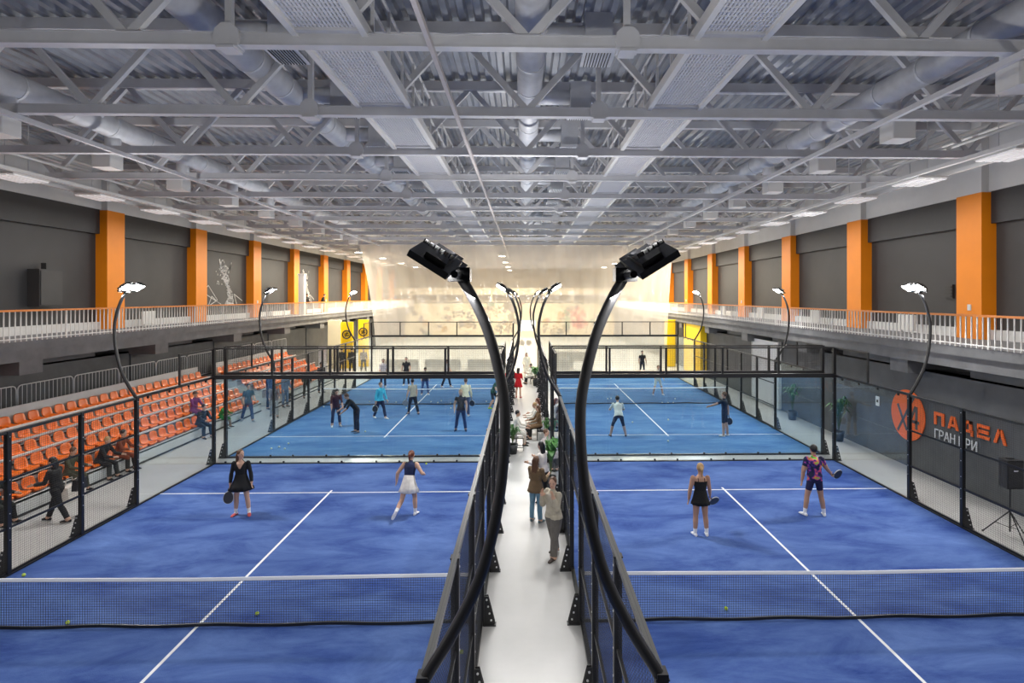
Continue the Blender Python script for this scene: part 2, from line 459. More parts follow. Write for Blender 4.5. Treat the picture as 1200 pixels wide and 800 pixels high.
M_art = mat('white_line_paint', (0.62, 0.60, 0.57), 0.8)
def line_art(y0, y1, seed, lab):
    rnd = random.Random(seed)
    X = WL - 0.49
    m = MB(); gl = MB()
    W = y1 - y0
    P = lambda u, v: (X, y0 + u * W, 5.25 + v * 2.9)
    # splintered figure: dense web of short strokes along a leaning trunk, scattered flecks, long guide lines
    def rad(v): return 0.05 + 0.16 * max(0, 0.42 - v) + 0.05 * (0.5 < v < 0.8)
    def cen(v): return 0.62 - 0.10 * v + 0.05 * math.sin(v * 7)
    for i in range(150):
        v = rnd.random() ** 1.3 * 0.86; v2 = v + rnd.uniform(-0.07, 0.08)
        a = P(cen(v) + rnd.uniform(-1, 1) * rad(v), v); b = P(cen(v2) + rnd.uniform(-1, 1) * rad(v2), max(0, v2))
        m.bar(a, b, 0.02, rnd.uniform(0.03, 0.055), (0, 1, 0))
    for s in ((0.42, 0.78, 0.38, 0.98), (0.40, 0.80, 0.42, 0.93), (0.62, 0.75, 0.68, 0.94), (0.60, 0.7, 0.67, 0.9)):
        m.bar(P(s[0], s[1]), P(s[2], s[3]), 0.02, 0.1, (0, 1, 0))
    for i in range(16):
        u, v = rnd.uniform(0.28, 0.5), rnd.uniform(0.4, 0.95)
        m.bar(P(u, v), P(u + rnd.uniform(-.02, .02), v + rnd.uniform(0.01, 0.04)), 0.02, 0.06, (0, 1, 0))
    for s in ((0, .28, .12, .42), (.12, .42, .33, .12), (0, .28, .42, .03), (.33, .12, .16, .02), (.75, .25, .97, .1), (.2, .2, .36, .06), (.2, .2, .12, .0), (.75, .25, .82, .02)):
        gl.bar(P(s[0], s[1]), P(s[2], s[3]), 0.02, 0.04, (0, 1, 0))
    t = thing('wall_drawing', lab, 'wall drawing', (X, y0, 5.25))
    tag(m.build('splintered_figure', M_art, t), kind='stuff'); tag(gl.build('guide_lines', M_art, t), kind='stuff')
line_art(33.8, 38.6, 3, 'white splintered line drawing on the dark wall, nearer of two')
line_art(47.4, 51.6, 9, 'white splintered line drawing on the dark wall, further of two')

# ------------------------------------------------------------------ roof trusses
DIAG_DX = 1.535
diag_mesh = {}
def make_diag(sgn):
    return MB().bar((0, 0, 9.80), (sgn * DIAG_DX, 0, 11.50), 0.13, 0.10, (0, 1, 0)).mesh('diagonal', M_steel)
DG = {1: make_diag(1), -1: make_diag(-1)}
ch = MB().box(XC - 14.1, XC + 14.1, -0.09, 0.09, 9.66, 9.68).box(XC - 14.1, XC + 14.1, -0.09, 0.09, 9.84, 9.86).box(XC - 14.1, XC + 14.1, -0.075, 0.075, 9.68, 9.84)
BC = ch.mesh('bottom_chord', M_steel)
TC = MB().box(-18.9, 15.6, -0.10, 0.10, 11.42, 11.66).mesh('top_chord', M_steel)
POST = MB().box(-0.05, 0.05, -0.05, 0.05, 9.86, 11.42).mesh('hanger', M_steel)
g = MB(); g.prism([(-0.17, 9.64), (0.17, 9.64), (0.20, 9.76), (0.17, 9.90), (0.07, 9.99), (-0.07, 9.99), (-0.17, 9.90), (-0.20, 9.76)], 'y', -0.12, 0.12)
g.box(-0.13, 0.13, -0.15, 0.15, 9.60, 9.64)
GUS = g.mesh('gusset', M_steel)
ORD = ['first', 'second', 'third', 'fourth', 'fifth', 'sixth', 'seventh', 'eighth', 'ninth', 'tenth', 'eleventh', 'twelfth', 'thirteenth', 'fourteenth', 'fifteenth', 'sixteenth', 'seventeenth', 'eighteenth', 'nineteenth', 'twentieth', 'twenty-first', 'twenty-second', 'twenty-third', 'twenty-fourth']
vis = 0
for y in TR_Y:
    if y < 8: continue
    lab = 'grey steel roof truss spanning the hall, %s in view from the camera' % ORD[vis]; vis += 1
    t = thing('roof_truss', lab, 'truss', (0, y, 0), 'steel roof trusses')
    inst('bottom_chord', BC, (0, y, 0), 0, t)
    inst('top_chord', TC, (0, y, 0), 0, t)
    for k in range(-4, 6):
        bx = XC - DIAG_DX + k * 2 * DIAG_DX
        inst('diagonal', DG[1], (bx, y, 0), 0, t)
        inst('diagonal', DG[-1], (bx, y, 0), 0, t)
    for xx in (XC - 3.07, XC + 3.07):
        inst('hanger', POST, (xx, y, 0), 0, t)
        inst('gusset', GUS, (xx, y, 0), 0, t)

# longitudinal members under the chords
def long_beam(name, x, z, w, h, lab, m=M_steel):
    tag(MB().box(x - w / 2, x + w / 2, 2, YE - 0.2, z - h / 2, z + h / 2).build(name, m), lab, 'roof beam', 'longitudinal roof members')
long_beam('tie_beam', -10.8, 9.60, 0.10, 0.10, 'slim pale tie beam under the trusses above the left court')
long_beam('tie_beam', 7.65, 9.60, 0.10, 0.10, 'slim pale tie beam under the trusses above the right court')
long_beam('tie_beam', -1.55, 9.62, 0.07, 0.09, 'slim tie beam under the trusses above the central walkway', mat('primer_steel', (0.50, 0.46, 0.45), 0.5))

# grated walkways
gp = MB()
for k in range(17): gp.box(-0.475 + k * 0.0585, -0.441 + k * 0.0585, 0.16, 3.24, 9.865, 9.885)
for k in range(24): gp.box(-0.48, 0.48, 0.2 + k * 0.13, 0.212 + k * 0.13, 9.86, 9.88)
GP = gp.mesh('grating_panel', M_grate)
CB = MB().box(-0.50, 0.50, -0.14, 0.14, 9.87, 9.95).mesh('cross_plate', M_steel)
CB2 = MB().box(-0.50, 0.50, -0.05, 0.05, 9.82, 9.88).mesh('cross_bar', M_steel)
RP = MB().box(-0.025, 0.025, -0.025, 0.025, 9.85, 10.95).mesh('rail_post', M_steel)
def catwalk(xc, rail_side, lab):
    t = thing('roof_walkway', lab, 'walkway', (xc, 2, 9.86), 'roof maintenance walkways')
    for s in (-1, 1): MB().box(xc + s * 0.53 - 0.05, xc + s * 0.53 + 0.05, 2.2, YE - 1, 9.80, 9.98).build('side_channel', M_rail_w, t)
    for y in TR_Y[2:-1]:
        inst('grating_panel', GP, (xc, y, 0), 0, t)
        inst('cross_plate', CB, (xc, y + 0.02, 0), 0, t)
        inst('cross_bar', CB2, (xc, y + 3.2, 0), 0, t)
        if y < 50:
            for q in (0.3, 1.42, 2.54): inst('rail_post', RP, (xc + rail_side * 0.54, y + q, 0), 0, t)
    xr = xc + rail_side * 0.54
    for z in (10.42, 10.92): MB().box(xr - 0.02, xr + 0.02, 2.2, 52, z - 0.02, z + 0.02).build('guard_rail', M_steel, t)
catwalk(-3.10, 1, 'grated steel roof walkway left of the central duct')
catwalk(3.08, -1, 'grated steel roof walkway right of the central duct')

# ------------------------------------------------------------------ ducts
def duct(x, z, r, lab, branch=None, drops=None):
    t = thing('air_duct', lab, 'duct', (x, 2, z), 'round ventilation ducts')
    MB().tube([(x, 2, z), (x, 70, z)], r, 20).build('pipe', M_duct, t, True)
    RG = MB().tube([(0, -0.03, 0), (0, 0.03, 0)], r + 0.015, 20).mesh('seam_ring', M_duct)
    y = 3.0
    while y < 60:
        inst('seam_ring', RG, (x, y, z), 0, t); y += 1.5
    if branch:
        BR = MB().tube([(0, 0, 0), (branch, 0, 0)], r * 0.62, 14).mesh('branch_pipe', M_duct, True)
        s = 1 if branch > 0 else -1
        BX = MB().prism([(branch, -0.35), (branch + s * 0.5, -0.35), (branch + s * 0.5, 0.3), (branch, 0.3)], 'y', -0.3, 0.3)
        BX.prism([(branch - s * 0.05, -0.45), (branch + s * 0.55, -0.45), (branch + s * 0.5, -0.35), (branch, -0.35)], 'y', -0.36, 0.36)
        BX = BX.mesh('diffuser_box', M_duct)
        LV = MB()
        for q in range(9): LV.box(branch + s * (0.02 + q * 0.055) - 0.008, branch + s * (0.02 + q * 0.055) + 0.008, -0.33, 0.33, -0.47, -0.45)
        LV = LV.mesh('diffuser_grille', M_dark2)
        for yt in TR_Y[3:]:
            if yt > 62: break
            yy = yt + 1.9
            inst('branch_pipe', BR, (x, yy, z), 0, t)
            b = inst('diffuser_box', BX, (x, yy, z), 0, t)
            inst('diffuser_grille', LV, (x, yy, z), 0, b)
    if drops:
        DR = MB().tube([(0, 0, 0), (0, 0, -0.75)], 0.2, 14).mesh('drop_pipe', M_duct, True)
        BX = bevel_box(MB(), -0.27, 0.27, -0.27, 0.27, -1.15, -0.75, 0.02).mesh('outlet_box', M_rail_w)
        for yt in TR_Y[3:]:
            if yt > 62: break
            inst('drop_pipe', DR, (x + drops * 0.1, yt + 1.0, z), 0, t)
            inst('outlet_box', BX, (x + drops * 0.25, yt + 1.0, z), 0, t)
duct(0.0, 10.75, 0.29, 'round galvanised duct running above the central walkway', 1.0)
duct(-5.8, 10.75, 0.32, 'round galvanised duct above the left court beside the walkway grating', 1.0)
duct(-11.8, 10.62, 0.30, 'round galvanised duct with white outlet boxes along the left side', None, -1)
duct(8.4, 10.62, 0.30, 'round galvanised duct with white outlet boxes along the right side', None, 1)

# ------------------------------------------------------------------ strip luminaires and service rails at the sides
def strips(sg):
    nm = 'left' if sg < 0 else 'right'
    X = -14.6 if sg < 0 else 11.4
    for j, dx in enumerate((0.0, 1.2)):
        xx = X + sg * dx
        tag(MB().box(xx - 0.06, xx + 0.06, 2, 66, 9.36 + 0.1 * j, 9.46 + 0.1 * j).build('cable_tray', M_rail_w),
            'long white cable tray under the trusses near the %s wall, %s one' % (nm, ('inner', 'outer')[j]), 'cable tray', 'cable trays at the sides')
    for j, z in enumerate((9.95, 10.3, 10.7)):
        xx = X + sg * (0.3 + 0.7 * j)
        tag(MB().tube([(xx, 2, z), (xx, 66, z)], 0.05, 8).build('service_pipe', M_rail_w, None, True),
            'thin white service pipe above the trays near the %s wall, %s of three' % (nm, ('lowest', 'middle', 'topmost')[j]), 'pipe', 'service pipes at the sides')
    i = 0
    for y in TR_Y[3:]:
        if y > 66: break
        yy = y + 1.7
        t = thing('strip_luminaire', 'flat louvred strip luminaire by the %s wall, %s from the camera' % (nm, ORD[i]), 'ceiling light', (X + sg * 0.6, yy, 9.4), 'strip luminaires along the %s wall' % nm)
        i += 1
        xx = X + sg * 0.6
        MB().box(xx - 0.45, xx + 0.45, yy - 0.65, yy + 0.65, 9.34, 9.40).build('housing', M_rail_w, t)
        for k in range(4):
            q = xx - 0.36 + k * 0.24
            MB().box(q - 0.08, q + 0.08, yy - 0.6, yy + 0.6, 9.30, 9.34).build('lamp_strip', M_striplamp, t)
        for q in (-0.4, 0.4): MB().box(xx - 0.01, xx + 0.01, yy + q - 0.01, yy + q + 0.01, 9.40, 11.7).build('suspension_rod', M_steel, t)
        area_light('strip_light', (xx, yy, 9.28), (0, 0, -1), 0.8, 1.2, STRIP_W, (1, 0.97, 0.93), t)
strips(-1); strips(1)

# warm high-bay lamps in the far zone
HB = MB().lathe([(0.10, 0.30), (0.14, 0.28), (0.16, 0.12), (0.30, 0.0), (0.29, 0.0)][::-1], (0, 0, 0), 18)
HBm = HB.mesh('reflector', M_steel)
HBl = MB().lathe([(0.27, -0.02), (0.27, 0.0)], (0, 0, 0), 18).mesh('lens', M_baylamp)
HBr = MB().box(-0.012, 0.012, -0.012, 0.012, 0.28, 2.44).mesh('rod', M_steel)
hb = [(-13.2, 46, 'first'), (-13.0, 53, 'second'), (-13.0, 61, 'third'), (-13, 69, 'fourth'), (9.5, 46, 'first'), (9.5, 53, 'second'), (9.5, 61, 'third'), (9.5, 69, 'fourth'),
      (-2, 50, 'first'), (-2, 59, 'second'), (-2, 68, 'third'), (-2, 77, 'fourth')]
for i, (x, y, o) in enumerate(hb):
    t = thing('high_bay_lamp', 'warm round high-bay lamp in the %s row of the far zone, %s' % (('left', 'right', 'middle')[i // 4], o), 'ceiling light', (x, y, 9.3), 'high-bay lamps behind the curtain')
    inst('reflector', HBm, (x, y, 9.3), 0, t); inst('lens', HBl, (x, y, 9.3), 0, t); inst('rod', HBr, (x, y, 9.3), 0, t)
    area_light('bay_light', (x, y, 9.26), (0, 0, -1), 0.5, 0.5, BAY_W, (1, 0.87, 0.66), t)
# ------------------------------------------------------------------ courts
def court(sx, sy, lab):
    """sx: -1 left, +1 right; sy 0 near, 1 far"""
    d = D + GAP * sy
    x0, x1 = (IN, OUT) if sx > 0 else (-OUT, -IN)
    xm = (x0 + x1) / 2
    t = thing('padel_court', lab, 'court', (xm, d, 0))
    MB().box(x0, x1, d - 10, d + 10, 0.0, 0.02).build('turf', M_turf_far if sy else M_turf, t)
    for s in (-1, 1):
        if not (sy == 0 and s < 0):
            MB().box(x0, x1, d + s * 6.95 - 0.025, d + s * 6.95 + 0.025, 0.02, 0.024).build('service_line', M_line, t)
    MB().box(xm - 0.027, xm + 0.027, d - 7.15, d + 7.15, 0.02, 0.0245).build('centre_line', M_line, t)
    # black edging around the court
    for a in ((x0, x1, d + 9.94, d + 10.04), (x0, x0 + 0.06, d - 10, d + 10), (x1 - 0.06, x1, d - 10, d + 10)):
        MB().box(a[0], a[1], a[2], a[3], 0.0, 0.05).build('edge_strip', M_black, t)
    if sy: MB().box(x0, x1, d - 10.04, d - 9.94, 0, 0.05).build('edge_strip', M_black, t)
    return t
court(-1, 0, 'blue turf court with white lines, near one on the left')
court(1, 0, 'blue turf court with white lines, near one on the right')
court(-1, 1, 'blue turf court with many balls, far one on the left')
court(1, 1, 'blue turf court behind the glass, far one on the right')

# ------------------------------------------------------------------ nets
def net(sx, sy, lab):
    d = D + GAP * sy
    x0, x1 = (IN + 0.05, OUT - 0.05) if sx > 0 else (-OUT + 0.05, -IN - 0.05)
    xm = (x0 + x1) / 2
    t = thing('court_net', lab, 'net', (xm, d, 0.02), 'court nets')
    top = lambda x: 0.88 + 0.04 * abs(x - xm) / 5
    m = MB(); st = 0.042; r = 0.0022 if not sy else 0.003
    n = int((x1 - x0) / st)
    for i in range(n + 1):
        x = x0 + i * st
        m.box(x - r, x + r, d - r, d + r, 0.05, top(x) - 0.03)
    k = 0
    while 0.06 + k * st < 0.84:
        z = 0.06 + k * st
        for i in range(20):
            a, b = x0 + (x1 - x0) * i / 20, x0 + (x1 - x0) * (i + 1) / 20
            za, zb = 0.06 + (top(a) - 0.09) * k * st / 0.79, 0.06 + (top(b) - 0.09) * k * st / 0.79
            m.bar((a, d, za), (b, d, zb), 2 * r, 2 * r)
        k += 1
    tag(m.build('netting', M_blackmesh, t), kind='stuff')
    tp = MB()
    for i in range(20):
        a, b = x0 + (x1 - x0) * i / 20, x0 + (x1 - x0) * (i + 1) / 20
        tp.bar((a, d, top(a) - 0.025), (b, d, top(b) - 0.025), 0.02, 0.055)
    tp.build('top_tape', M_line, t)
    lo = MB()
    for i in range(30):
        a, b = x0 + (x1 - x0) * i / 30, x0 + (x1 - x0) * (i + 1) / 30
        h = lambda x: 0.055 + 0.012 * math.sin(x * 3.1)
        lo.bar((a, d, h(a)), (b, d, h(b)), 0.03, 0.05)
    lo.build('bottom_band', M_black, t)
    for x in (x0 - 0.02, x1 + 0.02): MB().box(x - 0.03, x + 0.03, d - 0.03, d + 0.03, 0.02, 0.94).build('net_post', M_black, t)
net(-1, 0, 'black net with white top tape across the near left court')
net(1, 0, 'black net with white top tape across the near right court')
net(-1, 1, 'black net with white top tape across the far left court')
net(1, 1, 'black net with white top tape across the far right court')

# ------------------------------------------------------------------ enclosure pieces
def wire_panel(w, h, name, st=0.05, r=0.0016):
    m = MB(); nx = int(w / st); nz = int(h / st)
    def thin(a, b, u, v):
        n = len(m.v)
        for p in (a, b):
            for s in ((-1, -1), (1, -1), (1, 1), (-1, 1)):
                m.v.append((p[0] + u[0] * s[0] * r + v[0] * s[1] * r, p[1] + u[1] * s[0] * r + v[1] * s[1] * r, p[2] + u[2] * s[0] * r + v[2] * s[1] * r))
        m.f += [(n + i, n + (i + 1) % 4, n + 4 + (i + 1) % 4, n + 4 + i) for i in range(4)]
    for i in range(nx + 1): thin((i * st, 0, 0), (i * st, 0, h), (1, 0, 0), (0, 1, 0))
    for k in range(nz + 1): thin((0, 0, k * st), (w, 0, k * st), (0, 1, 0), (0, 0, 1))
    return m.mesh(name, M_blackmesh)
WP2 = wire_panel(2.0, 1.0, 'mesh_panel')
# post: hollow-look section with a stiffener lip
def post_mesh(h, w=0.10, dpt=0.09):
    m = MB(); bevel_box(m, -dpt / 2, dpt / 2, -w / 2, w / 2, 0.0, h, 0.008)
    m.box(-dpt / 2 - 0.006, dpt / 2 + 0.006, -w / 2 - 0.004, w / 2 + 0.004, h, h + 0.012)
    return m.mesh('post', M_black)
P3, P4 = post_mesh(3.0), post_mesh(4.0, 0.11, 0.10)
bk = MB(); bk.prism([(0.0, 0.02), (0.20, 0.02), (0.20, 0.06), (0.08, 0.52), (0.0, 0.52)], 'y', -0.035, -0.025)
bk.prism([(0.0, 0.02), (0.20, 0.02), (0.20, 0.06), (0.08, 0.52), (0.0, 0.52)], 'y', 0.025, 0.035)
bk.box(0, 0.22, -0.06, 0.06, 0.0, 0.02)
BRK = bk.mesh('foot_bracket', M_black)
bl = MB()
for z, q in ((0.10, 0.14), (0.22, 0.11), (0.34, 0.085), (0.46, 0.06)):
    for s in (-1, 1): bl.tube([(q - 0.005, s * 0.035, z), (q - 0.005, s * 0.048, z)], 0.017, 8)
BLT = bl.mesh('bracket_bolts', M_bolt)
b2 = MB()
for z in (0.75, 1.0, 1.3, 1.7, 2.0, 2.4, 2.9):
    for s in (-1, 1): b2.tube([(s * 0.045, 0, z), (s * 0.051, 0, z)], 0.012, 8)
PBL = b2.mesh('post_bolts', M_bolt)
GL_S = MB().box(-0.006, 0.006, 0.008, 1.992, 0.05, 2.98).mesh('glass_pane', M_glass)
GL_B = MB().box(0.008, 1.992, -0.006, 0.006, 0.05, 2.96).mesh('glass_pane', M_glass)
CLAMP = MB().box(-0.02, 0.02, -0.03, 0.03, -0.04, 0.04).mesh('glass_clamp', M_black)

def side_fence(X, sy, outward, lab, inner):
    """fence along Y at X; outward = direction (+-1) away from the court"""
    d = D + GAP * sy
    t = thing('court_fence', lab, 'fence', (X, d, 0), 'side fences of the courts')
    def post(y, h4=False):
        p = inst('post', P4 if h4 else P3, (X, y, 0), 0, t)
        inst('foot_bracket', BRK, (X + outward * 0.03, y, 0), 0 if outward > 0 else PI, p)
        inst('bracket_bolts', BLT, (X + outward * 0.03, y, 0), 0 if outward > 0 else PI, p)
        inst('post_bolts', PBL, (X, y, 0), 0, p)
    ys = [-6, -4, -2, 0, 2, 4, 6]
    for y in ys: post(d + y)
    for y in ys[:-1]:
        for z in (0, 1, 2):
            if inner and y in (-2, 0) and z < 2 and ((y == 0) != (sy == 1)): 
                continue          # entrance gap beside the net
            inst('mesh_panel', WP2, (X, d + y, z + 0.02), PI / 2, t)
        for z in (1.0, 2.0):
            if inner and y in (-2, 0) and z < 2 and ((y == 0) != (sy == 1)): continue
            MB().box(X - 0.018, X + 0.018, d + y + 0.045, d + y + 1.955, z - 0.02, z + 0.02).build('mid_rail', M_black, t)
    MB().box(X - 0.03, X + 0.03, d - 6, d + 6, 2.96, 3.02).build('top_rail', mat('worn_black_rail', (0.035, 0.035, 0.034), 0.3), t)
    MB().box(X - 0.02, X + 0.02, d - 6, d + 6, 0.05, 0.09).build('bottom_rail', M_black, t)
    ends = [1] if sy == 0 else [-1, 1]
    for e in ends:
        for a in ((6, 8) if e > 0 else (-8, -10)):
            inst('glass_pane', GL_S, (X, d + a, 0), 0, t)
        y0, y1 = (6, 10) if e > 0 else (-10, -6)
        MB().box(X - 0.03, X + 0.03, d + y0, d + y1, 2.98, 3.05).build('glass_top_rail', M_black, t)
        for q in (0.5, 1.5, 2.5, 3.5): inst('glass_clamp', CLAMP, (X, d + y0 + q, 2.95), 0, t)
        # raised mesh corner panel
        yc = d + 8 if e > 0 else d - 10
        inst('mesh_panel', WP2, (X, yc, 3.05), PI / 2, t)
        MB().box(X - 0.02, X + 0.02, yc, yc + 2, 3.98, 4.02).build('corner_top_rail', M_black, t)
        yq = d + 8 if e > 0 else d - 8
        MB().box(X - 0.025, X + 0.025, yq - 0.03, yq + 0.03, 3.0, 4.02).build('corner_stub_post', M_black, t)
        post(d + e * 10, True)
    return t
nm = {-1: 'left', 1: 'right'}
for sx in (-1, 1):
    for sy in (0, 1):
        w = ('near', 'far')[sy]
        side_fence(sx * OUT, sy, sx, 'black mesh and glass outer side fence of the %s %s court' % (w, nm[sx]), False)
        side_fence(sx * IN, sy, -sx, 'black mesh and glass walkway side fence of the %s %s court' % (w, nm[sx]), True)

def back_wall(sx, Y, lab):
    x0 = IN if sx > 0 else -OUT
    t = thing('court_back_wall', lab, 'glass wall', (x0 + 5, Y, 0), 'glass back walls of the courts')
    for k in range(5):
        inst('glass_pane', GL_B, (x0 + 2 * k, Y, 0), 0, t)
        inst('mesh_panel', WP2, (x0 + 2 * k, Y, 3.06), 0, t)
        for q in (0.4, 1.6): inst('glass_clamp', CLAMP, (x0 + 2 * k + q, Y, 0.06), PI / 2, t)
    MB().box(x0, x0 + 10, Y - 0.05, Y + 0.05, 2.95, 3.09).build('main_beam', M_black, t)
    MB().box(x0, x0 + 10, Y - 0.02, Y + 0.02, 3.98, 4.03).build('top_rail', M_black, t)
    for k in range(1, 5):
        MB().box(x0 + 2 * k - 0.035, x0 + 2 * k + 0.035, Y - 0.03, Y + 0.03, 3.09, 3.98).build('stub_post', M_black, t)
for sx in (-1, 1):
    back_wall(sx, D + 10, 'glass end wall with black beam at the far end of the near %s court' % nm[sx])
    back_wall(sx, D + GAP - 10, 'glass end wall with black beam at the near end of the far %s court' % nm[sx])
    back_wall(sx, D + GAP + 10, 'glass end wall with black beam at the far end of the far %s court' % nm[sx])

# ------------------------------------------------------------------ curved floodlight poles
LC = [(0, 2.9), (0.02, 3.02), (0.21, 3.33), (0.41, 3.73), (0.53, 4.17), (0.59, 4.6), (0.60, 5.0), (0.55, 5.3), (0.47, 5.58), (0.36, 5.82), (0.27, 5.97)]
def smooth_curve(p, n=3):
    out = []
    for i in range(len(p) - 1):
        p0, p1, p2, p3 = p[max(i - 1, 0)], p[i], p[i + 1], p[min(i + 2, len(p) - 1)]
        for k in range(n):
            t = k / n
            out.append(tuple(0.5 * ((2 * p1[j]) + (-p0[j] + p2[j]) * t + (2 * p0[j] - 5 * p1[j] + 4 * p2[j] - p3[j]) * t * t + (-p0[j] + 3 * p1[j] - 3 * p2[j] + p3[j]) * t ** 3) for j in (0, 1)))
    out.append(p[-1]); return out
LCS = smooth_curve(LC)
def flood_pole(X, Y, tilt, away, lab):
    """away = direction (+-1) from the court, into which the pole bulges"""
    t = thing('floodlight_pole', lab, 'floodlight', (X, Y, 2.9), 'curved floodlight poles')
    MB().tube([(X + away * q, Y, z) for q, z in LCS], [0.046 - 0.008 * i / len(LCS) for i in range(len(LCS))], 10).build('pole', M_black, t, True)
    MB().box(X - 0.042, X + 0.042, Y - 0.055, Y + 0.055, 2.90, 3.05).build('mount_sleeve', M_black, t)
    top = Vector((X + away * 0.27, Y, 5.97))
    MB().tube([top + Vector((0, -0.34, 0.0)), top + Vector((0, 0.34, 0.0))], 0.026, 8).build('cross_arm', M_black, t)
    MB().box(top.x - 0.08, top.x + 0.08, Y - 0.07, Y + 0.07, 5.93, 6.03).build('arm_clamp', M_black, t)
    ty = -0.2 if tilt > 0 else (0.2 if Y > 10 else 0.38)
    nrm = Vector((-away * 0.52, ty, -0.83)).normalized()   # lens normal: towards the court and a little to its net
    u = Vector((-away * 0.83, 0, 0.53)); u = (u - nrm * u.dot(nrm)).normalized()   # along the head, towards the court and up
    for s in (-1, 1):
        c = top + Vector((0, s * 0.20, 0.02)) + u * 0.18
        a, b = c - u * 0.16, c + u * 0.15
        h = MB().bar(a, b, 0.32, 0.05, tuple(nrm))
        h.bar(a + u * 0.05 - nrm * 0.04, b - u * 0.10 - nrm * 0.04, 0.26, 0.05, tuple(nrm))
        for f in range(6):
            q = a + u * (0.06 + 0.04 * f) - nrm * 0.075
            h.bar(q + Vector((0, -0.12, 0)), q + Vector((0, 0.12, 0)), 0.008, 0.03, tuple(nrm))
        ho = h.build('lamp_head', M_black, t)
        MB().bar(a + u * 0.03 + nrm * 0.028, b - u * 0.03 + nrm * 0.028, 0.28, 0.008, tuple(nrm)).build('lens', M_flood, ho)
        br = MB().bar(top + Vector((0, s * 0.20, 0)), a + u * 0.03, 0.05, 0.03)
        br.build('bracket', M_black, t)
    area_light('flood_light', tuple(top + u * 0.24 + nrm * 0.06), tuple(nrm), 0.36, 0.8, FLOOD_W, (1.0, 0.985, 0.96), t)
    area_light('flood_spill', tuple(top + Vector((0, 0, 0.16))), (-away * 0.2, 0, 1), 0.3, 0.7, FLOOD_UP, (1.0, 0.985, 0.97), t)
for sx in (-1, 1):
    for sy in (0, 1):
        d = D + GAP * sy
        for e in (-1, 1):
            w = '%s %s court' % (('near', 'far')[sy], nm[sx]); q = ('near', 'far')[(e + 1) // 2]
            flood_pole(sx * OUT, d + 6 * e, e, sx, 'curved black floodlight pole on the outer fence of the %s, %s end' % (w, q))
            flood_pole(sx * IN, d + 6 * e, e, -sx, 'curved black floodlight pole on the walkway fence of the %s, %s end' % (w, q))

# ------------------------------------------------------------------ bleachers
ROWX = [-13.92, -14.58, -15.22, -15.88, -16.48]        # seat back x
ROWZ = [0.52, 0.90, 1.15, 1.42, 1.74]                  # seat pan height
ROW_ORD = ['front', 'second', 'middle', 'fourth', 'back']
def bleacher(y0, y1, lab):
    t = thing('bleacher', lab, 'bleacher', (-15.2, (y0 + y1) / 2, 0))
    MB().box(-13.50, -13.46, y0, y1, 0.02, 0.44).build('front_panel', M_stand, t)
    MB().box(-13.52, -13.44, y0, y1, 0.0, 0.06).build('kick_strip', M_dark, t)
    for i in range(5):
        xb = ROWX[i] - 0.12
        xf = -13.46 if i == 0 else ROWX[i - 1] - 0.12
        z = ROWZ[i] - 0.10
        MB().box(xb, xf, y0, y1, z - 0.05, z).build('deck', M_deckg, t)
        if i < 4: MB().box(xb - 0.03, xb, y0, y1, z, ROWZ[i + 1] - 0.10).build('riser', M_stand, t)
        if i > 0: MB().box(xf - 0.05, xf + 0.01, y0, y1, ROWZ[i - 1] + 0.29, ROWZ[i - 1] + 0.35).build('step_edge', M_rail_w, t)
    MB().box(-16.70, -16.64, y0, y1, 1.6, 2.26).build('back_panel', M_stand, t)
    for y in (y0, y1):
        poly = [(-13.46, 0.02), (-13.46, 0.44)]
        for i in range(5):
            poly += [(ROWX[i] - 0.12, ROWZ[i] - 0.1)]
            if i < 4: poly += [(ROWX[i] - 0.12, ROWZ[i + 1] - 0.1)]
        poly += [(-16.64, 1.64), (-16.64, 0.02)]
        MB().prism(poly, 'y', y - 0.02, y + 0.02).build('end_panel', M_stand, t)
bleacher(12.2, 29.6, 'white stepped bleacher with five rows of orange seats beside the left court')
bleacher(31.0, 40.6, 'shorter white stepped bleacher beyond the aisle by the far left court')

# bucket seat: facing +X
def seat_mesh():
    nu, nv = 7, 11
    v = []; f = []
    prof = [(0.20, -0.045), (0.205, 0.0), (0.16, 0.012), (0.08, 0.0), (0.0, -0.004), (-0.07, 0.0), (-0.13, 0.03), (-0.165, 0.10), (-0.185, 0.18), (-0.20, 0.26), (-0.215, 0.30)]
    for j, (px, pz) in enumerate(prof):
        w = 0.215 - (0.03 if j > 8 else 0) - (0.02 if j == 10 else 0)
        for i in range(nu):
            s = -1 + 2 * i / (nu - 1)
            lift = 0.03 * abs(s) ** 3
            v.append((px + (lift if j > 6 else 0), s * w, pz + (lift if j <= 6 else 0) - (0.025 * abs(s) ** 4 if j == 10 else 0)))
    N = len(v)
    for (px, py, pz) in list(v): v.append((px - 0.012, py, pz - 0.014))
    for j in range(nv - 1):
        for i in range(nu - 1):
            a = j * nu + i
            f.append((a, a + 1, a + nu + 1, a + nu)); f.append((N + a, N + a + nu, N + a + nu + 1, N + a + 1))
    def side(idx):
        for a, b in zip(idx[:-1], idx[1:]): f.append((a, b, N + b, N + a))
    side([i for i in range(nu)][::-1]); side([(nv - 1) * nu + i for i in range(nu)])
    side([j * nu for j in range(nv)]); side([j * nu + nu - 1 for j in range(nv)][::-1])
    m = MB(); m.v = v; m.f = f
    m.box(-0.08, 0.08, -0.05, 0.05, -0.10, -0.015)       # bracket under the pan
    return m.mesh('stadium_chair', M_seat, True)
SEAT = seat_mesh()
def CH_ORD(n): return '%d%s' % (n, 'th' if 10 < n % 100 < 14 else {1: 'st', 2: 'nd', 3: 'rd'}.get(n % 10, 'th'))
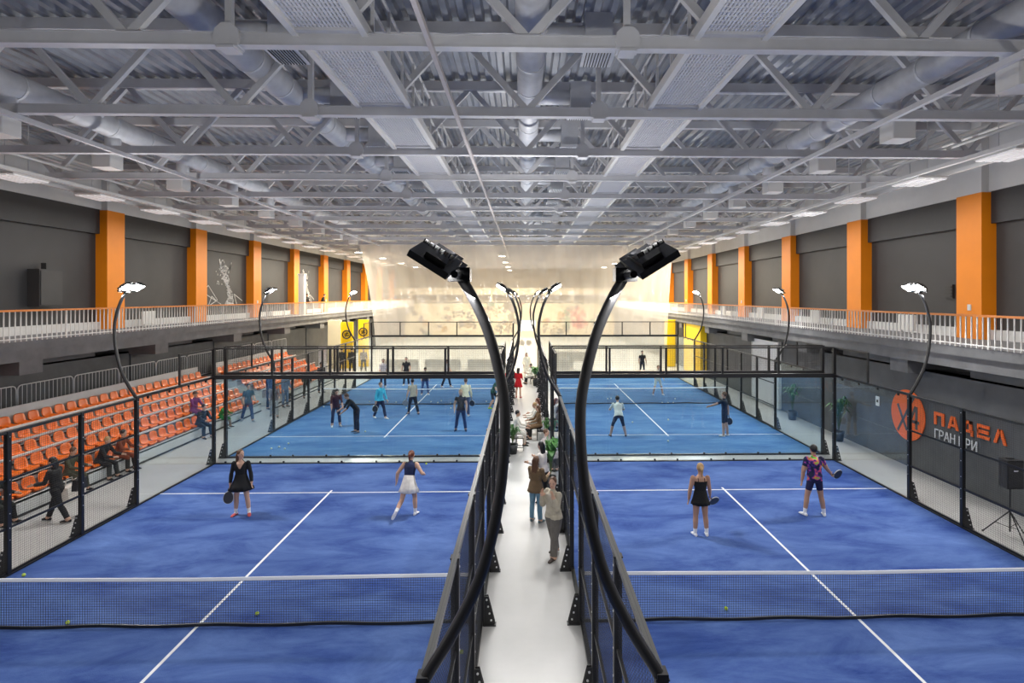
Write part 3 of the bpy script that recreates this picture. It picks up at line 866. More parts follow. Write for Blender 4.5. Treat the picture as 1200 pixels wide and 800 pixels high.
for bi, (y0, y1) in enumerate(((12.2, 29.6), (31.0, 40.6))):
    for r in range(5):
        y = y0 + 0.35
        while y < y1 - 0.3:
            o = inst('stadium_chair', SEAT, (ROWX[r] + 0.19, y, ROWZ[r]))
            k = int((y1 - y) / 0.54) if bi == 0 else int((y - y0) / 0.54)
            tag(o, 'orange bucket chair, %s row of the %s bleacher, %s from the aisle' % (ROW_ORD[r], ('longer', 'shorter')[bi], CH_ORD(k + 1)), 'chair', 'orange seats, %s row, %s bleacher' % (ROW_ORD[r], ('longer', 'shorter')[bi]))
            y += 0.54
# crowd barriers behind the last row
BF = MB(); 
def rr(w, z0, z1, r, n=5):
    p = [(0, 0, z0)]
    for k in range(n + 1): a = PI / 2 * k / n; p.append((0, r - r * math.cos(a), z1 - r + r * math.sin(a)))
    for k in range(n + 1): a = PI / 2 * k / n; p.append((0, w - r + r * math.sin(a), z1 - r + r * math.cos(a)))
    p.append((0, w, z0)); return p
BF.tube(rr(2.36, 1.6, 2.86, 0.16), 0.019, 8).tube([(0, 0, 1.75), (0, 2.36, 1.75)], 0.016, 8)
BFm = BF.mesh('frame', M_galv, True)
BBm = MB().tube([(0, 0, 1.75), (0, 0, 2.85)], 0.010, 6).mesh('bar', M_galv)
y = 12.3
while y < 40:
    t = thing('crowd_barrier', 'grey tubular crowd barrier behind the back row of seats, %s from the camera' % CH_ORD(int((y - 12.3) / 2.42 + 1.5)), 'barrier', (-16.95, y, 1.6), 'crowd barriers behind the bleachers')
    inst('frame', BFm, (-16.95, y, 0), 0, t)
    for k in range(1, 13): inst('bar', BBm, (-16.95, y + k * 2.36 / 13, 0), 0, t)
    y += 2.42
tag(MB().box(-17.2, -16.72, 12.2, 40.6, 1.45, 1.6).build('rear_gangway', M_deckg), 'narrow gangway behind the back row of the bleachers', 'gangway')
for kk, yy in enumerate((12.6, 20, 28, 36, 40.2)):
    tag(MB().box(-17.0, -16.9, yy - 0.05, yy + 0.05, 0, 1.45).build('gangway_prop', M_dark), 'dark prop carrying the gangway behind the bleachers, %s from the camera' % ORD[kk], 'prop', 'props under the gangway')

# ------------------------------------------------------------------ translucent curtain across the hall behind the far courts
m = bpy.data.materials.new('translucent_film'); m.use_nodes = True
nt = m.node_tree; nt.nodes.remove(nt.nodes['Principled BSDF'])
tr = nt.nodes.new('ShaderNodeBsdfTransparent'); tl = nt.nodes.new('ShaderNodeBsdfTranslucent'); df = nt.nodes.new('ShaderNodeBsdfDiffuse')
gl = nt.nodes.new('ShaderNodeBsdfGlossy'); gl.inputs['Roughness'].default_value = 0.12
tl.inputs[0].default_value = (0.95, 0.9, 0.82, 1); df.inputs[0].default_value = (0.9, 0.88, 0.84, 1)
m1 = nt.nodes.new('ShaderNodeMixShader'); m1.inputs[0].default_value = 0.5
nt.links.new(tl.outputs[0], m1.inputs[1]); nt.links.new(df.outputs[0], m1.inputs[2])
m2 = nt.nodes.new('ShaderNodeMixShader'); m2.inputs[0].default_value = 0.42
nt.links.new(tr.outputs[0], m2.inputs[1]); nt.links.new(m1.outputs[0], m2.inputs[2])
m3 = nt.nodes.new('ShaderNodeMixShader'); m3.inputs[0].default_value = 0.05
nt.links.new(m2.outputs[0], m3.inputs[1]); nt.links.new(gl.outputs[0], m3.inputs[2])
nt.links.new(m3.outputs[0], nt.nodes['Material Output'].inputs[0])
M_film = m
cu = MB(); NX, NZ = 120, 12
for j in range(NZ + 1):
    z = 0.05 + 9.6 * j / NZ
    f = (z / 9.65) ** 2
    xl, xr_ = -11.0 - 1.3 * f, 10.55 + 0.5 * f
    for i in range(NX + 1):
        x = xl + (xr_ - xl) * i / NX
        cu.v.append((x, 42.9 + 0.06 * math.sin(i * 0.9) + 0.03 * math.sin(i * 2.3 + z), z))
for j in range(NZ):
    for i in range(NX):
        a = j * (NX + 1) + i
        cu.f.append((a, a + 1, a + NX + 2, a + NX + 1))
t = thing('divider_curtain', 'tall translucent film curtain hanging across the hall behind the far courts', 'curtain', (0, 42.9, 0.05))
cu.build('film', M_film, t, True)
MB().tube([(-12.4, 42.9, 9.66), (11.1, 42.9, 9.66)], 0.03, 8).build('track', M_steel, t)
# ------------------------------------------------------------------ people
def mth(name, col, rough=0.75): return mat(name, col, rough)
SKIN = mth('skin_light', (0.56, 0.34, 0.24), 0.5); SKIN2 = mth('skin_tan', (0.45, 0.25, 0.16), 0.5)
HAIR = {'brown': mth('hair_brown', (0.10, 0.045, 0.02), 0.45), 'black': mth('hair_black', (0.012, 0.01, 0.009), 0.4),
        'blond': mth('hair_blond', (0.42, 0.26, 0.11), 0.45), 'red': mth('hair_auburn', (0.13, 0.035, 0.015), 0.45), 'grey': mth('hair_grey', (0.3, 0.29, 0.28), 0.5)}
_cl = {}
def cloth(rgb):
    if rgb not in _cl: _cl[rgb] = mat('cloth_%d' % len(_cl), srgb(*rgb), 0.85, var=0.15, scale=9, bump=0.25, bscale=25)
    return _cl[rgb]

def loft(m, rings, n=12):
    """rings: (centre, side vector * rx, front vector * ry)"""
    base = len(m.v)
    for c, sx, fy in rings:
        for k in range(n):
            a = 2 * PI * k / n
            m.v.append(tuple(c + sx * math.cos(a) + fy * math.sin(a)))
    for i in range(len(rings) - 1):
        for k in range(n):
            k2 = (k + 1) % n
            m.f.append((base + i * n + k, base + i * n + k2, base + (i + 1) * n + k2, base + (i + 1) * n + k))
    m.f.append(tuple(base + k for k in reversed(range(n)))); m.f.append(tuple(base + (len(rings) - 1) * n + k for k in range(n)))

def capsule(m, a, b, ra, rb, n=10):
    a = Vector(a); b = Vector(b); d = b - a
    d = d.normalized() if d.length > 1e-6 else Vector((0, 0, 1))
    ref = Vector((1, 0, 0)) if abs(d.x) < 0.9 else Vector((0, 1, 0))
    s = d.cross(ref).normalized(); u = s.cross(d).normalized()
    R = []
    for c, r, o in ((a, ra, -0.95), (a, ra, -0.6), (a, ra, 0), (b, rb, 0), (b, rb, 0.6), (b, rb, 0.95)):
        q = r * math.sqrt(max(0.02, 1 - o * o)); R.append((c + d * (r * o), s * q, -u * q))
    loft(m, R, n)

def ellipsoid(m, c, ax, ay, az, n=12, k=8):
    """ax, ay, az: scaled axis vectors"""
    c = Vector(c); R = []
    for i in range(k + 1):
        t = -0.985 + 1.97 * i / k; q = math.sqrt(1 - t * t)
        R.append((c + az * t, ax * q, ay * q))
    loft(m, R, n)

def fk(p, h):
    s = h / 1.7; R = math.radians
    J = {}
    hp = 0.92 * s
    P = Vector((0, 0, hp)); L = R(p.get('lean', 2)); tw = R(p.get('twist', 0)); sd = R(p.get('side', 0))
    u = Vector((math.sin(sd), -math.sin(L) * math.cos(sd), math.cos(L) * math.cos(sd)))
    sx = Vector((math.cos(tw), math.sin(tw), 0)); sx = (sx - u * sx.dot(u)).normalized()
    fr = sx.cross(u).normalized()      # points to the back (+Y) or front? fixed below
    if fr.y > 0 and abs(tw) < 1.5: fr = -fr
    J['pelvis'] = P; J['u'] = u; J['sx'] = sx; J['fr'] = fr; J['s'] = s
    J['chest'] = P + u * 0.36 * s; J['neck'] = P + u * 0.515 * s
    hl = L * 0.5 + R(p.get('head', 0)); hy = R(p.get('look', 0)) + tw
    fh = Vector((math.sin(hy), -math.cos(hy), 0))   # horizontal look direction (positive look = towards +X)
    hd = (Vector((0, 0, 1)) * math.cos(hl) + fh * math.sin(hl)).normalized()
    J['hd'] = hd; J['hf'] = (fh - hd * fh.dot(hd)).normalized(); J['hs'] = J['hf'].cross(hd).normalized()
    J['head'] = J['neck'] + hd * 0.165 * s
    shw = p.get('sw', 0.175)
    for nm, sg in (('L', 1), ('R', -1)):
        sh = P + u * 0.455 * s + sx * (sg * shw * s)
        a, b, e, c = [R(v) for v in p.get('arm' + nm, (4, 10, 12, 0))]
        up = Vector((sg * math.sin(b), -math.sin(a) * math.cos(b), -math.cos(a) * math.cos(b)))
        up = Matrix.Rotation(tw, 3, 'Z') @ up
        fo = Vector((sg * math.sin(c), -math.sin(a + e) * math.cos(c), -math.cos(a + e) * math.cos(c)))
        fo = Matrix.Rotation(tw, 3, 'Z') @ fo
        J['sh' + nm] = sh; J['el' + nm] = sh + up * 0.285 * s; J['wr' + nm] = J['el' + nm] + fo * 0.245 * s; J['fo' + nm] = fo
        hip = P + Vector((sg * 0.088 * s, 0, -0.03 * s))
        a, b, k = [R(v) for v in p.get('leg' + nm, (2, 3, 4))]
        th = Vector((sg * math.sin(b), -math.sin(a) * math.cos(b), -math.cos(a) * math.cos(b)))
        a2 = a - k
        sk = Vector((sg * math.sin(b) * 0.8, -math.sin(a2) * math.cos(b), -math.cos(a2) * math.cos(b))).normalized()
        J['hip' + nm] = hip; J['kn' + nm] = hip + th * 0.43 * s; J['an' + nm] = J['kn' + nm] + sk * 0.40 * s; J['sk' + nm] = sk
    low = min(J['anL'].z, J['anR'].z) - 0.075 * s
    for k_, v in J.items():
        if isinstance(v, Vector) and k_ not in ('u', 'sx', 'fr', 'hd', 'hf', 'hs', 'skL', 'skR', 'foL', 'foR'): v.z -= low
    for nm, sg in (('L', 1), ('R', -1)):
        raised = J['an' + nm].z > 0.13 * s
        sk = J['sk' + nm]; ft = R(p.get('toe', 10)) * sg
        fd = Vector((math.sin(ft), -math.cos(ft), 0))
        if raised:
            fd = (fd - sk * fd.dot(sk)).normalized() * 0.8 + sk * 0.45; fd.normalize()
        J['fd' + nm] = fd
    return J

PENDING = []
def person(label, loc, rz, h=1.72, pose=None, skin=SKIN, top=(40, 40, 45), sleeve=0.55, bottom=(30, 32, 40), leg=1.9, shoes=(230, 230, 230), socks=None,
           hair=('short', 'brown'), skirt=None, bulk=1.0, near=False, cap=None, group=None, lowneck=False, extra=None, legw=1.0, vneck=False, straps=None):
    p = pose or {}
    J = fk(p, h); s = J['s']; u, sx, fr = J['u'], J['sx'], J['fr']
    m = MB(); seg = []
    B = bulk; P = J['pelvis']
    tor = [(-0.10, .105, .085), (-0.03, .155, .115), (0.06, .158 * B, .112 * B), (0.16, .140 * B, .098 * B), (0.27, .152 * B, .108 * B), (0.38, .172 * B, .112 * B), (0.45, .155 * B, .095 * B), (0.49, .09, .07), (0.53, .056, .056)]
    loft(m, [(P + u * (z * s), sx * (rx * s), fr * (ry * s)) for z, rx, ry in tor], 16)
    seg.append(('pelvis', P - u * 0.08 * s, P + u * 0.06 * s, .14 * s)); seg.append(('torso', P + u * 0.08 * s, P + u * 0.43 * s, .14 * s))
    capsule(m, J['neck'] - u * 0.05 * s, J['head'] - J['hd'] * 0.03 * s, .054 * s, .05 * s); seg.append(('neck', J['neck'] + u * 0.005 * s, J['head'], .05 * s))
    # head: skull, jaw, nose, ears
    H, hd, hf, hs = J['head'], J['hd'], J['hf'], J['hs']
    ellipsoid(m, H + hd * 0.018 * s, hs * .076 * s, hf * .096 * s, hd * .108 * s, 14, 10)
    ellipsoid(m, H - hd * 0.045 * s + hf * 0.025 * s, hs * .058 * s, hf * .068 * s, hd * .072 * s)
    capsule(m, H + hf * .088 * s + hd * .012 * s, H + hf * .105 * s - hd * .018 * s, .010 * s, .014 * s, 8)
    for q in (-1, 1): ellipsoid(m, H + hs * (q * .078 * s), hs * .010 * s, hf * .02 * s, hd * .032 * s, 8, 6)
    seg.append(('head', H - hd * .05 * s, H + hd * .06 * s, .09 * s))
    for nm, sg in (('L', 1), ('R', -1)):
        sh, el, wr, fo = J['sh' + nm], J['el' + nm], J['wr' + nm], J['fo' + nm]
        capsule(m, sh, sh + (el - sh) * 0.5, .062 * s * B, .053 * s * B); capsule(m, sh + (el - sh) * 0.5, el, .053 * s * B, .046 * s * B)
        lw = 1.12 * B if sleeve > 1.3 else 1.0
        capsule(m, el, el + (wr - el) * .4, .047 * s * lw, .047 * s * lw); capsule(m, el + (wr - el) * .4, wr, .047 * s * lw, .033 * s * lw)
        seg.append(('uarm', sh, el, .048 * s)); seg.append(('farm', el, wr, .034 * s))
        # hand: palm, four fingers, thumb
        ref = Vector((0, 0, 1)) if abs(fo.z) < 0.8 else J['fr']
        hx = fo.cross(ref).normalized(); hn = hx.cross(fo).normalized()
        ellipsoid(m, wr + fo * .05 * s, hx * .017 * s, hn * .040 * s, fo * .058 * s, 10, 6)
        for q in range(4):
            r0 = wr + fo * .088 * s + hn * ((q - 1.5) * .019 * s); ln = (.062, .074, .070, .055)[q] * s
            k1 = r0 + fo * ln * .55; k2 = k1 + (fo * .75 - hx * sg * .55).normalized() * ln * .5
            capsule(m, r0, k1, .0095 * s, .009 * s, 6); capsule(m, k1, k2, .009 * s, .0078 * s, 6)
        t0 = wr + fo * .03 * s + hn * .034 * s
        capsule(m, t0, t0 + (fo * .7 + hn * .6).normalized() * .055 * s, .011 * s, .009 * s, 6)
        seg.append(('hand', wr + fo * .01 * s, wr + fo * .15 * s, .03 * s))
        hip, kn, an = J['hip' + nm], J['kn' + nm], J['an' + nm]
        lb = (1.12 if leg > 1.6 else 1.0) * legw
        capsule(m, hip, hip + (kn - hip) * .5, .097 * s * lb, .080 * s * lb); capsule(m, hip + (kn - hip) * .5, kn, .080 * s * lb, .060 * s * lb)
        c1 = kn + (an - kn) * .32 + Vector((0, 0.012 * s, 0))
        capsule(m, kn, c1, .060 * s * lb, .063 * s * lb); capsule(m, c1, an, .063 * s * lb, .042 * s * (1.45 if leg > 1.6 else 1.0) * legw)
        seg.append(('thigh', hip, kn, .07 * s)); seg.append(('shank', kn, an, .045 * s))
        fd = J['fd' + nm]; sk = J['sk' + nm]
        dn = Vector((0, 0, -1)) if J['an' + nm].z < 0.13 * s else (sk - fd * sk.dot(fd)).normalized()
        sdv = fd.cross(dn).normalized()
        rg = []
        for q, w_, hh in ((-.075, .028, .022), (-.06, .038, .038), (0.0, .042, .042), (.08, .046, .034), (.14, .046, .026), (.175, .034, .018), (.188, .018, .010)):
            rg.append((an + fd * (q * s) + dn * ((.075 - hh) * s), sdv * (w_ * s), dn * (hh * s)))
        loft(m, rg, 12); capsule(m, an, an + dn * .04 * s, .036 * s, .04 * s, 8)
        seg.append(('foot', an - fd * .05 * s + dn * .045 * s, an + fd * .17 * s + dn * .055 * s, .035 * s))
    o = bpy.data.objects.new('person', m.mesh('person', skin)); COL.objects.link(o)
    rm = o.modifiers.new('r', 'REMESH'); rm.mode = 'VOXEL'; rm.voxel_size = 0.0115 if near else 0.018; rm.use_smooth_shade = True
    sm = o.modifiers.new('s', 'SMOOTH'); sm.factor = 0.5; sm.iterations = 2
    o.location = loc; o.rotation_euler = (0, 0, rz)
    tag(o, label, 'person', group)
    hb = None
    if hair:
        hm = MB(); st, colr = hair
        ellipsoid(hm, H + hd * .036 * s - hf * .016 * s, hs * .086 * s, hf * .098 * s, hd * .105 * s, 14, 10)
        if st in ('long', 'mid'):
            ln = .30 if st == 'long' else .17
            for q, w_ in ((-1, .055), (0, .06), (1, .055)):
                a = H - hf * .05 * s + hs * (q * .045 * s); b = a - Vector((0, 0, ln * s)) - hf * .045 * s
                capsule(hm, a, b, w_ * s, .038 * s)
        elif st == 'pony':
            a = H - hf * .10 * s + hd * .05 * s
            capsule(hm, a, a - hf * .05 * s - Vector((0, 0, .05 * s)), .03 * s, .034 * s); capsule(hm, a - hf * .05 * s - Vector((0, 0, .05 * s)), a - hf * .04 * s - Vector((0, 0, .22 * s)), .034 * s, .014 * s)
        elif st == 'bun':
            a = H - hf * .10 * s + hd * .06 * s; ellipsoid(hm, a, hs * .042 * s, hf * .042 * s, hd * .042 * s)
        hb = bpy.data.objects.new('hair', hm.mesh('hair', HAIR[colr])); COL.objects.link(hb); hb.parent = o
        rm = hb.modifiers.new('r', 'REMESH'); rm.mode = 'VOXEL'; rm.voxel_size = 0.014; rm.use_smooth_shade = True
        sm = hb.modifiers.new('s', 'SMOOTH'); sm.iterations = 3
    kids = []
    if near:
        e = MB()
        for q in (-1, 1): ellipsoid(e, H + hs * (q * .032 * s) + hf * .088 * s + hd * .012 * s, hs * .012 * s, hf * .006 * s, hd * .007 * s, 8, 6)
        kids.append(('eyes', e, HAIR['black']))
        e = MB(); ellipsoid(e, H + hf * .09 * s - hd * .05 * s, hs * .024 * s, hf * .008 * s, hd * .007 * s, 8, 6)
        kids.append(('mouth', e, mth('lips', (0.4, 0.12, 0.1))))
    if cap:
        e = MB(); ellipsoid(e, H + hd * .062 * s, hs * .09 * s, hf * .105 * s, hd * .07 * s)
        e.box(0, 0, 0, 0, 0, 0) if False else None
        loft(e, [(H + hd * .062 * s + hf * .06 * s, hs * .075 * s, hd * .010 * s), (H + hd * .052 * s + hf * .17 * s, hs * .055 * s, hd * .007 * s)], 10)
        kids.append(('cap', e, cloth(cap)))
    if skirt:
        col_, ln, fl_ = skirt
        e = MB(); R_ = []; n = 36
        lv = [(0.17, .142, .100), (0.08, .165, .122), (0.0, .178 + .1 * fl_, .14 + .08 * fl_), (-ln * .5, .19 + .45 * fl_, .155 + .4 * fl_), (-ln, .20 + fl_, .165 + fl_ * .9)]
        base = 0
        for inner in (0, 1):
            for z, rx, ry in lv:
                c = P + (u * (z * s) if z > 0 else Vector((0, 0, z * s)))
                for k in range(n):
                    a = 2 * PI * k / n; w_ = 1 + (0.06 * math.sin(k * 2.1 + 1) * max(0, -z) / ln if z < 0 else 0) - 0.05 * inner
                    sxx = sx if z > 0 else Vector((sx.x, sx.y, 0)); frr = fr if z > 0 else Vector((fr.x, fr.y, 0)).normalized()
                    e.v.append(tuple(c + sxx * (math.cos(a) * rx * s * w_ * B) + frr * (math.sin(a) * ry * s * w_ * B)))
        for i in range(len(lv) - 1):
            for k in range(n):
                k2 = (k + 1) % n
                e.f.append((i * n + k, (i + 1) * n + k, (i + 1) * n + k2, i * n + k2))
                q = len(lv) * n
                e.f.append((q + i * n + k, q + i * n + k2, q + (i + 1) * n + k2, q + (i + 1) * n + k))
        i = len(lv) - 1; q = len(lv) * n
        for k in range(n): k2 = (k + 1) % n; e.f.append((i * n + k, q + i * n + k, q + i * n + k2, i * n + k2))
        kids.append(('skirt', e, cloth(col_)))
    if straps:
        for q in (-.075, .075):
            e = MB(); e.tube([P + u * (z * s) + sx * (q * s) + fr * (y_ * s) for z, y_ in ((.37, .118), (.42, .108), (.468, .06), (.478, .0), (.455, -.085), (.40, -.112), (.36, -.114))], .008, 6)
            kids.append(('strap', e, cloth(straps)))
    for nm_, e, mm in kids:
        c = bpy.data.objects.new(nm_, e.mesh(nm_, mm, True)); c.parent = o; COL.objects.link(c)
    # material zones on the continuous body
    mats = [skin, cloth(top), cloth(bottom), cloth(shoes), cloth(socks) if socks else skin]
    PENDING.append((o, hb, seg, mats, dict(sleeve=sleeve, leg=leg, socks=socks, lowneck=lowneck, vneck=vneck, hem=None if skirt else -0.05, P=P, u=u, s=s, extra=extra, fr=fr)))
    o['_j'] = 0
    return o, J

def finish_people():
    bpy.context.view_layer.update()
    dg = bpy.context.evaluated_depsgraph_get()
    done = []
    for o, hb, seg, mats, q in PENDING:
        done.append((bpy.data.meshes.new_from_object(o.evaluated_get(dg)), bpy.data.meshes.new_from_object(hb.evaluated_get(dg)) if hb else None))
    for (o, hb, seg, mats, q), (me, mh) in zip(PENDING, done):
        n = len(me.polygons); c = np.empty(n * 3); me.polygons.foreach_get('center', c); c = c.reshape(-1, 3)
        best = np.full(n, 1e9); lab = np.zeros(n, int); tt = np.zeros(n)
        for i, (nm_, a, b, r) in enumerate(seg):
            a = np.array(a); b = np.array(b); d = b - a
            t = np.clip(((c - a) @ d) / (d @ d), 0, 1)
            ds = np.linalg.norm(c - (a + t[:, None] * d), axis=1) - r
            k = ds < best; best[k] = ds[k]; lab[k] = i; tt[k] = t[k]
        names = np.array([x[0] for x in seg])[lab]
        idx = np.zeros(n, int); sl, lg = q['sleeve'], q['leg']
        idx[names == 'torso'] = 1
        idx[(names == 'uarm') & (tt <= min(1, sl))] = 1
        if sl > 1: idx[(names == 'farm') & (tt < sl - 1)] = 1
        if sl <= 0: idx[(names == 'uarm')] = 0
        idx[names == 'pelvis'] = 2
        idx[(names == 'thigh') & (tt <= min(1, lg))] = 2
        if lg > 1: idx[(names == 'shank') & (tt < lg - 1)] = 2
        idx[names == 'foot'] = 3
        if q['socks']: idx[(names == 'shank') & (tt > 0.72) & (idx == 0)] = 4
        zt = (c - np.array(q['P'])) @ np.array(q['u']) / q['s']
        if q['hem'] is not None:
            k = np.isin(names, ('pelvis', 'thigh')) & (zt > q['hem']); idx[k] = 1
        if q['lowneck']:
            idx[(names == 'torso') & (zt > 0.385)] = 0
        else: idx[(names == 'neck') & (zt < 0.50)] = 1
        if q['vneck']:
            fx = (c - np.array(q['P'])) @ np.array(q['fr'])
            idx[(zt > 0.33) & (fx > 0.02) & (np.abs(c[:, 0]) < (zt - 0.30) * 0.55 * q['s']) & np.isin(names, ('torso', 'neck'))] = 0
            idx[names == 'neck'] = 0
        me.materials.clear()
        for x in mats: me.materials.append(x)
        if q['extra']:
            me.materials.append(q['extra']); idx[idx == 1] = 5
        me.polygons.foreach_set('material_index', idx.astype(np.int32))
        me.polygons.foreach_set('use_smooth', np.ones(n, bool)); me.update()
        o.modifiers.clear(); old = o.data; o.data = me; bpy.data.meshes.remove(old); me.name = 'person'
        if '_j' in o: del o['_j']
        if hb: hb.modifiers.clear(); old = hb.data; hb.data = mh; bpy.data.meshes.remove(old); mh.polygons.foreach_set('use_smooth', np.ones(len(mh.polygons), bool))

def pattern_mat():
    m = bpy.data.materials.new('splash_shirt'); m.use_nodes = True
    nt = m.node_tree; b = nt.nodes['Principled BSDF']; b.inputs['Roughness'].default_value = 0.8
    tc = nt.nodes.new('ShaderNodeTexCoord'); n = nt.nodes.new('ShaderNodeTexNoise'); n.inputs['Scale'].default_value = 5.5; n.inputs['Detail'].default_value = 2
    r = nt.nodes.new('ShaderNodeValToRGB'); r.color_ramp.interpolation = 'LINEAR'
    for i, (p, c) in enumerate(((0.0, (18, 22, 52)), (0.44, (20, 22, 60)), (0.50, (60, 40, 130)), (0.55, (200, 70, 120)), (0.60, (220, 150, 60)), (0.66, (110, 200, 90)), (0.75, (20, 24, 60)))):
        e = r.color_ramp.elements[i] if i < 2 else r.color_ramp.elements.new(p)
        e.position = p; e.color = (*srgb(*c), 1)
    nt.links.new(tc.outputs['Object'], n.inputs['Vector']); nt.links.new(n.outputs['Fac'], r.inputs['Fac']); nt.links.new(r.outputs['Color'], b.inputs['Base Color'])
    return m

def racket(o_person, J, side, label, col=(0.02, 0.02, 0.022), col2=None, direction=None):
    """padel racket in a hand; built in the person's frame then placed in the world"""
    wr, fo = J['wr' + side], J['fo' + side]
    d = Vector(direction).normalized() if direction else fo
    Mw = Matrix.Translation(o_person.location) @ Matrix.Rotation(o_person.rotation_euler.z, 4, 'Z')
    hand = wr + fo * 0.085
    t = thing('padel_racket', label, 'racket', tuple(Mw @ hand), 'rackets in play')
    dw = (Mw.to_3x3() @ d).normalized(); ref = Vector((0, 1, 0.25)) if abs(dw.y) < 0.9 else Vector((0, 0, 1))
    sx = dw.cross(ref).normalized(); nz = sx.cross(dw).normalized()
    O = Mw @ hand
    m = MB(); m.tube([O - dw * 0.05, O + dw * 0.12], 0.016, 8); m.build('grip', mat('racket_grip', (0.03, 0.03, 0.03)), t)
    hd = MB(); n = 22; ring = []
    for k in range(n):
        a = 2 * PI * k / n; rx, ry = 0.125 * (1 - 0.12 * math.cos(a) * (math.cos(a) < 0)), 0.15
        ring.append((math.sin(a) * rx, 0.27 + -math.cos(a) * ry))
    base = len(hd.v)
    for zz in (-0.018, 0.018):
        for a, b in ring: hd.v.append(tuple(O + sx * a + dw * b + nz * zz))
    hd.f.append(tuple(range(n))); hd.f.append(tuple(range(2 * n - 1, n - 1, -1)))
    for k in range(n): k2 = (k + 1) % n; hd.f.append((k, n + k, n + k2, k2))
    hd.build('head', mat('racket_face_%s' % str(col), col, 0.4), t)
    fm = MB(); pts = [O + sx * a * 1.02 + dw * (0.27 + (b - 0.27) * 1.02) for a, b in ring]; fm.tube(pts + [pts[0]], 0.012, 6); fm.build('rim', mat('racket_rim', col2 or (0.03, 0.03, 0.035), 0.4), t)
    th = MB(); 
    for q in (-1, 1): th.tube([O + dw * 0.11, O + dw * 0.15 + sx * q * 0.03, O + dw * 0.18 + sx * q * 0.05], 0.011, 6)
    th.build('throat', mat('racket_rim', (0.03, 0.03, 0.035), 0.4), t)

W = 0.02
A = PI
# --- players on the near courts
o, J = person('woman in a black long-sleeved flared dress standing on the near left court', (-7.64, 15.5, W), 0.15, 1.70,
       dict(armR=(2, 12, 6, 4), armL=(0, 14, 10, 8), legL=(4, 9, 4), legR=(0, 4, 3), look=50, toe=18, head=-4), top=(18, 19, 22), sleeve=1.9, bottom=(18, 19, 22), leg=0.12, shoes=(200, 90, 90), socks=(235, 235, 235),
       hair=('long', 'brown'), skirt=((18, 19, 22), 0.24, 0.12), near=True, vneck=True)
racket(o, J, 'R', 'black and white racket hanging from the hand of the woman in black', (0.05, 0.05, 0.055), (0.5, 0.5, 0.5))
o, J = person('woman in a navy sleeveless top and white skirt running on the near left court', (-3.17, 15.3, W), A - 0.12, 1.70,
       dict(lean=18, armL=(-26, 30, 40, 14), armR=(-14, 40, 84, -14), legL=(-16, 8, 44), legR=(20, 4, 24), twist=-8, head=6), top=(24, 36, 74), sleeve=0.0, bottom=(235, 230, 222), leg=0.2, shoes=(238, 236, 236), socks=(238, 238, 238),
       hair=('pony', 'red'), skirt=((238, 232, 224), 0.24, 0.07), near=True)
o, J = person('blonde woman in a short black strappy dress seen from behind on the near right court', (4.14, 13.9, W), A, 1.72,
       dict(armL=(0, 14, 12, 4), armR=(8, 12, 24, 12), legL=(2, 3, 3), legR=(4, 5, 8)), top=(14, 14, 15), sleeve=0.0, bottom=(14, 14, 15), leg=0.15, shoes=(238, 238, 238), socks=(240, 240, 240),
       hair=('pony', 'blond'), skirt=((14, 14, 15), 0.16, 0.03), near=True, lowneck=True, skin=SKIN2, straps=(14, 14, 15))
racket(o, J, 'R', 'black racket held by the blonde woman in black', (0.02, 0.02, 0.022), None, (-0.55, -0.6, -0.5))
o, J = person('man in a colourful splash-print shirt and dark shorts seen from behind', (7.55, 15.1, W), A, 1.84,
       dict(lean=6, armL=(0, 16, 8, 4), armR=(12, 34, 22, 40), legL=(6, 11, 8), legR=(4, 11, 8), toe=16), top=(24, 26, 70), sleeve=0.6, bottom=(24, 22, 62), leg=0.6, shoes=(236, 236, 236), socks=(236, 236, 236),
       hair=('short', 'black'), near=True, skin=SKIN2, extra=pattern_mat(), bulk=1.2)
racket(o, J, 'R', 'black racket held out by the man in the splash-print shirt', (0.015, 0.015, 0.018), None, (-0.85, -0.45, -0.12))

# --- far left court
o, J = person('man in a maroon top and dark trousers stooping on the far left court', (-8.55, 26.0, W), 0.5, 1.74, dict(lean=22, head=18, armL=(20, 8, 20, 0), armR=(14, 10, 18, 2), legL=(10, 7, 14), legR=(16, 6, 18)), top=(78, 40, 46), sleeve=1.2, bottom=(34, 40, 66), leg=1.75, hair=('short', 'black'))
o, J = person('person in black bending forward on the far left court', (-7.27, 24.8, W), -1.0, 1.80, dict(lean=38, head=10, armL=(34, 8, 18, 0), armR=(30, 6, 30, 0), legL=(0, 3, 2), legR=(3, 3, 4)), top=(30, 32, 36), sleeve=1.1, bottom=(28, 34, 48), leg=1.9, shoes=(90, 110, 130), hair=('short', 'brown'))
o, J = person('man in a cyan shirt walking with a racket on the far left court', (-6.97, 27.6, W), 0.9, 1.74, dict(lean=5, armL=(16, 8, 10, 0), armR=(-14, 8, 12, 2), legL=(22, 2, 8), legR=(-14, 2, 14)), top=(70, 186, 214), sleeve=1.9, bottom=(26, 32, 62), leg=1.9, hair=('short', 'brown'))
racket(o, J, 'R', 'dark racket held by the man in the cyan shirt', (0.03, 0.03, 0.03))
o, J = person('person in a pale patterned top and black trousers walking on the far left court', (-5.58, 28.5, W), A + 0.7, 1.74, dict(lean=6, armL=(10, 8, 14, 0), armR=(-6, 8, 12, 0), legL=(18, 3, 8), legR=(-16, 3, 10)), top=(168, 160, 140), sleeve=0.6, bottom=(24, 26, 34), leg=1.9, shoes=(50, 60, 90), hair=('short', 'black'))
racket(o, J, 'L', 'black and white racket held by the walking person in black trousers', (0.35, 0.35, 0.35))
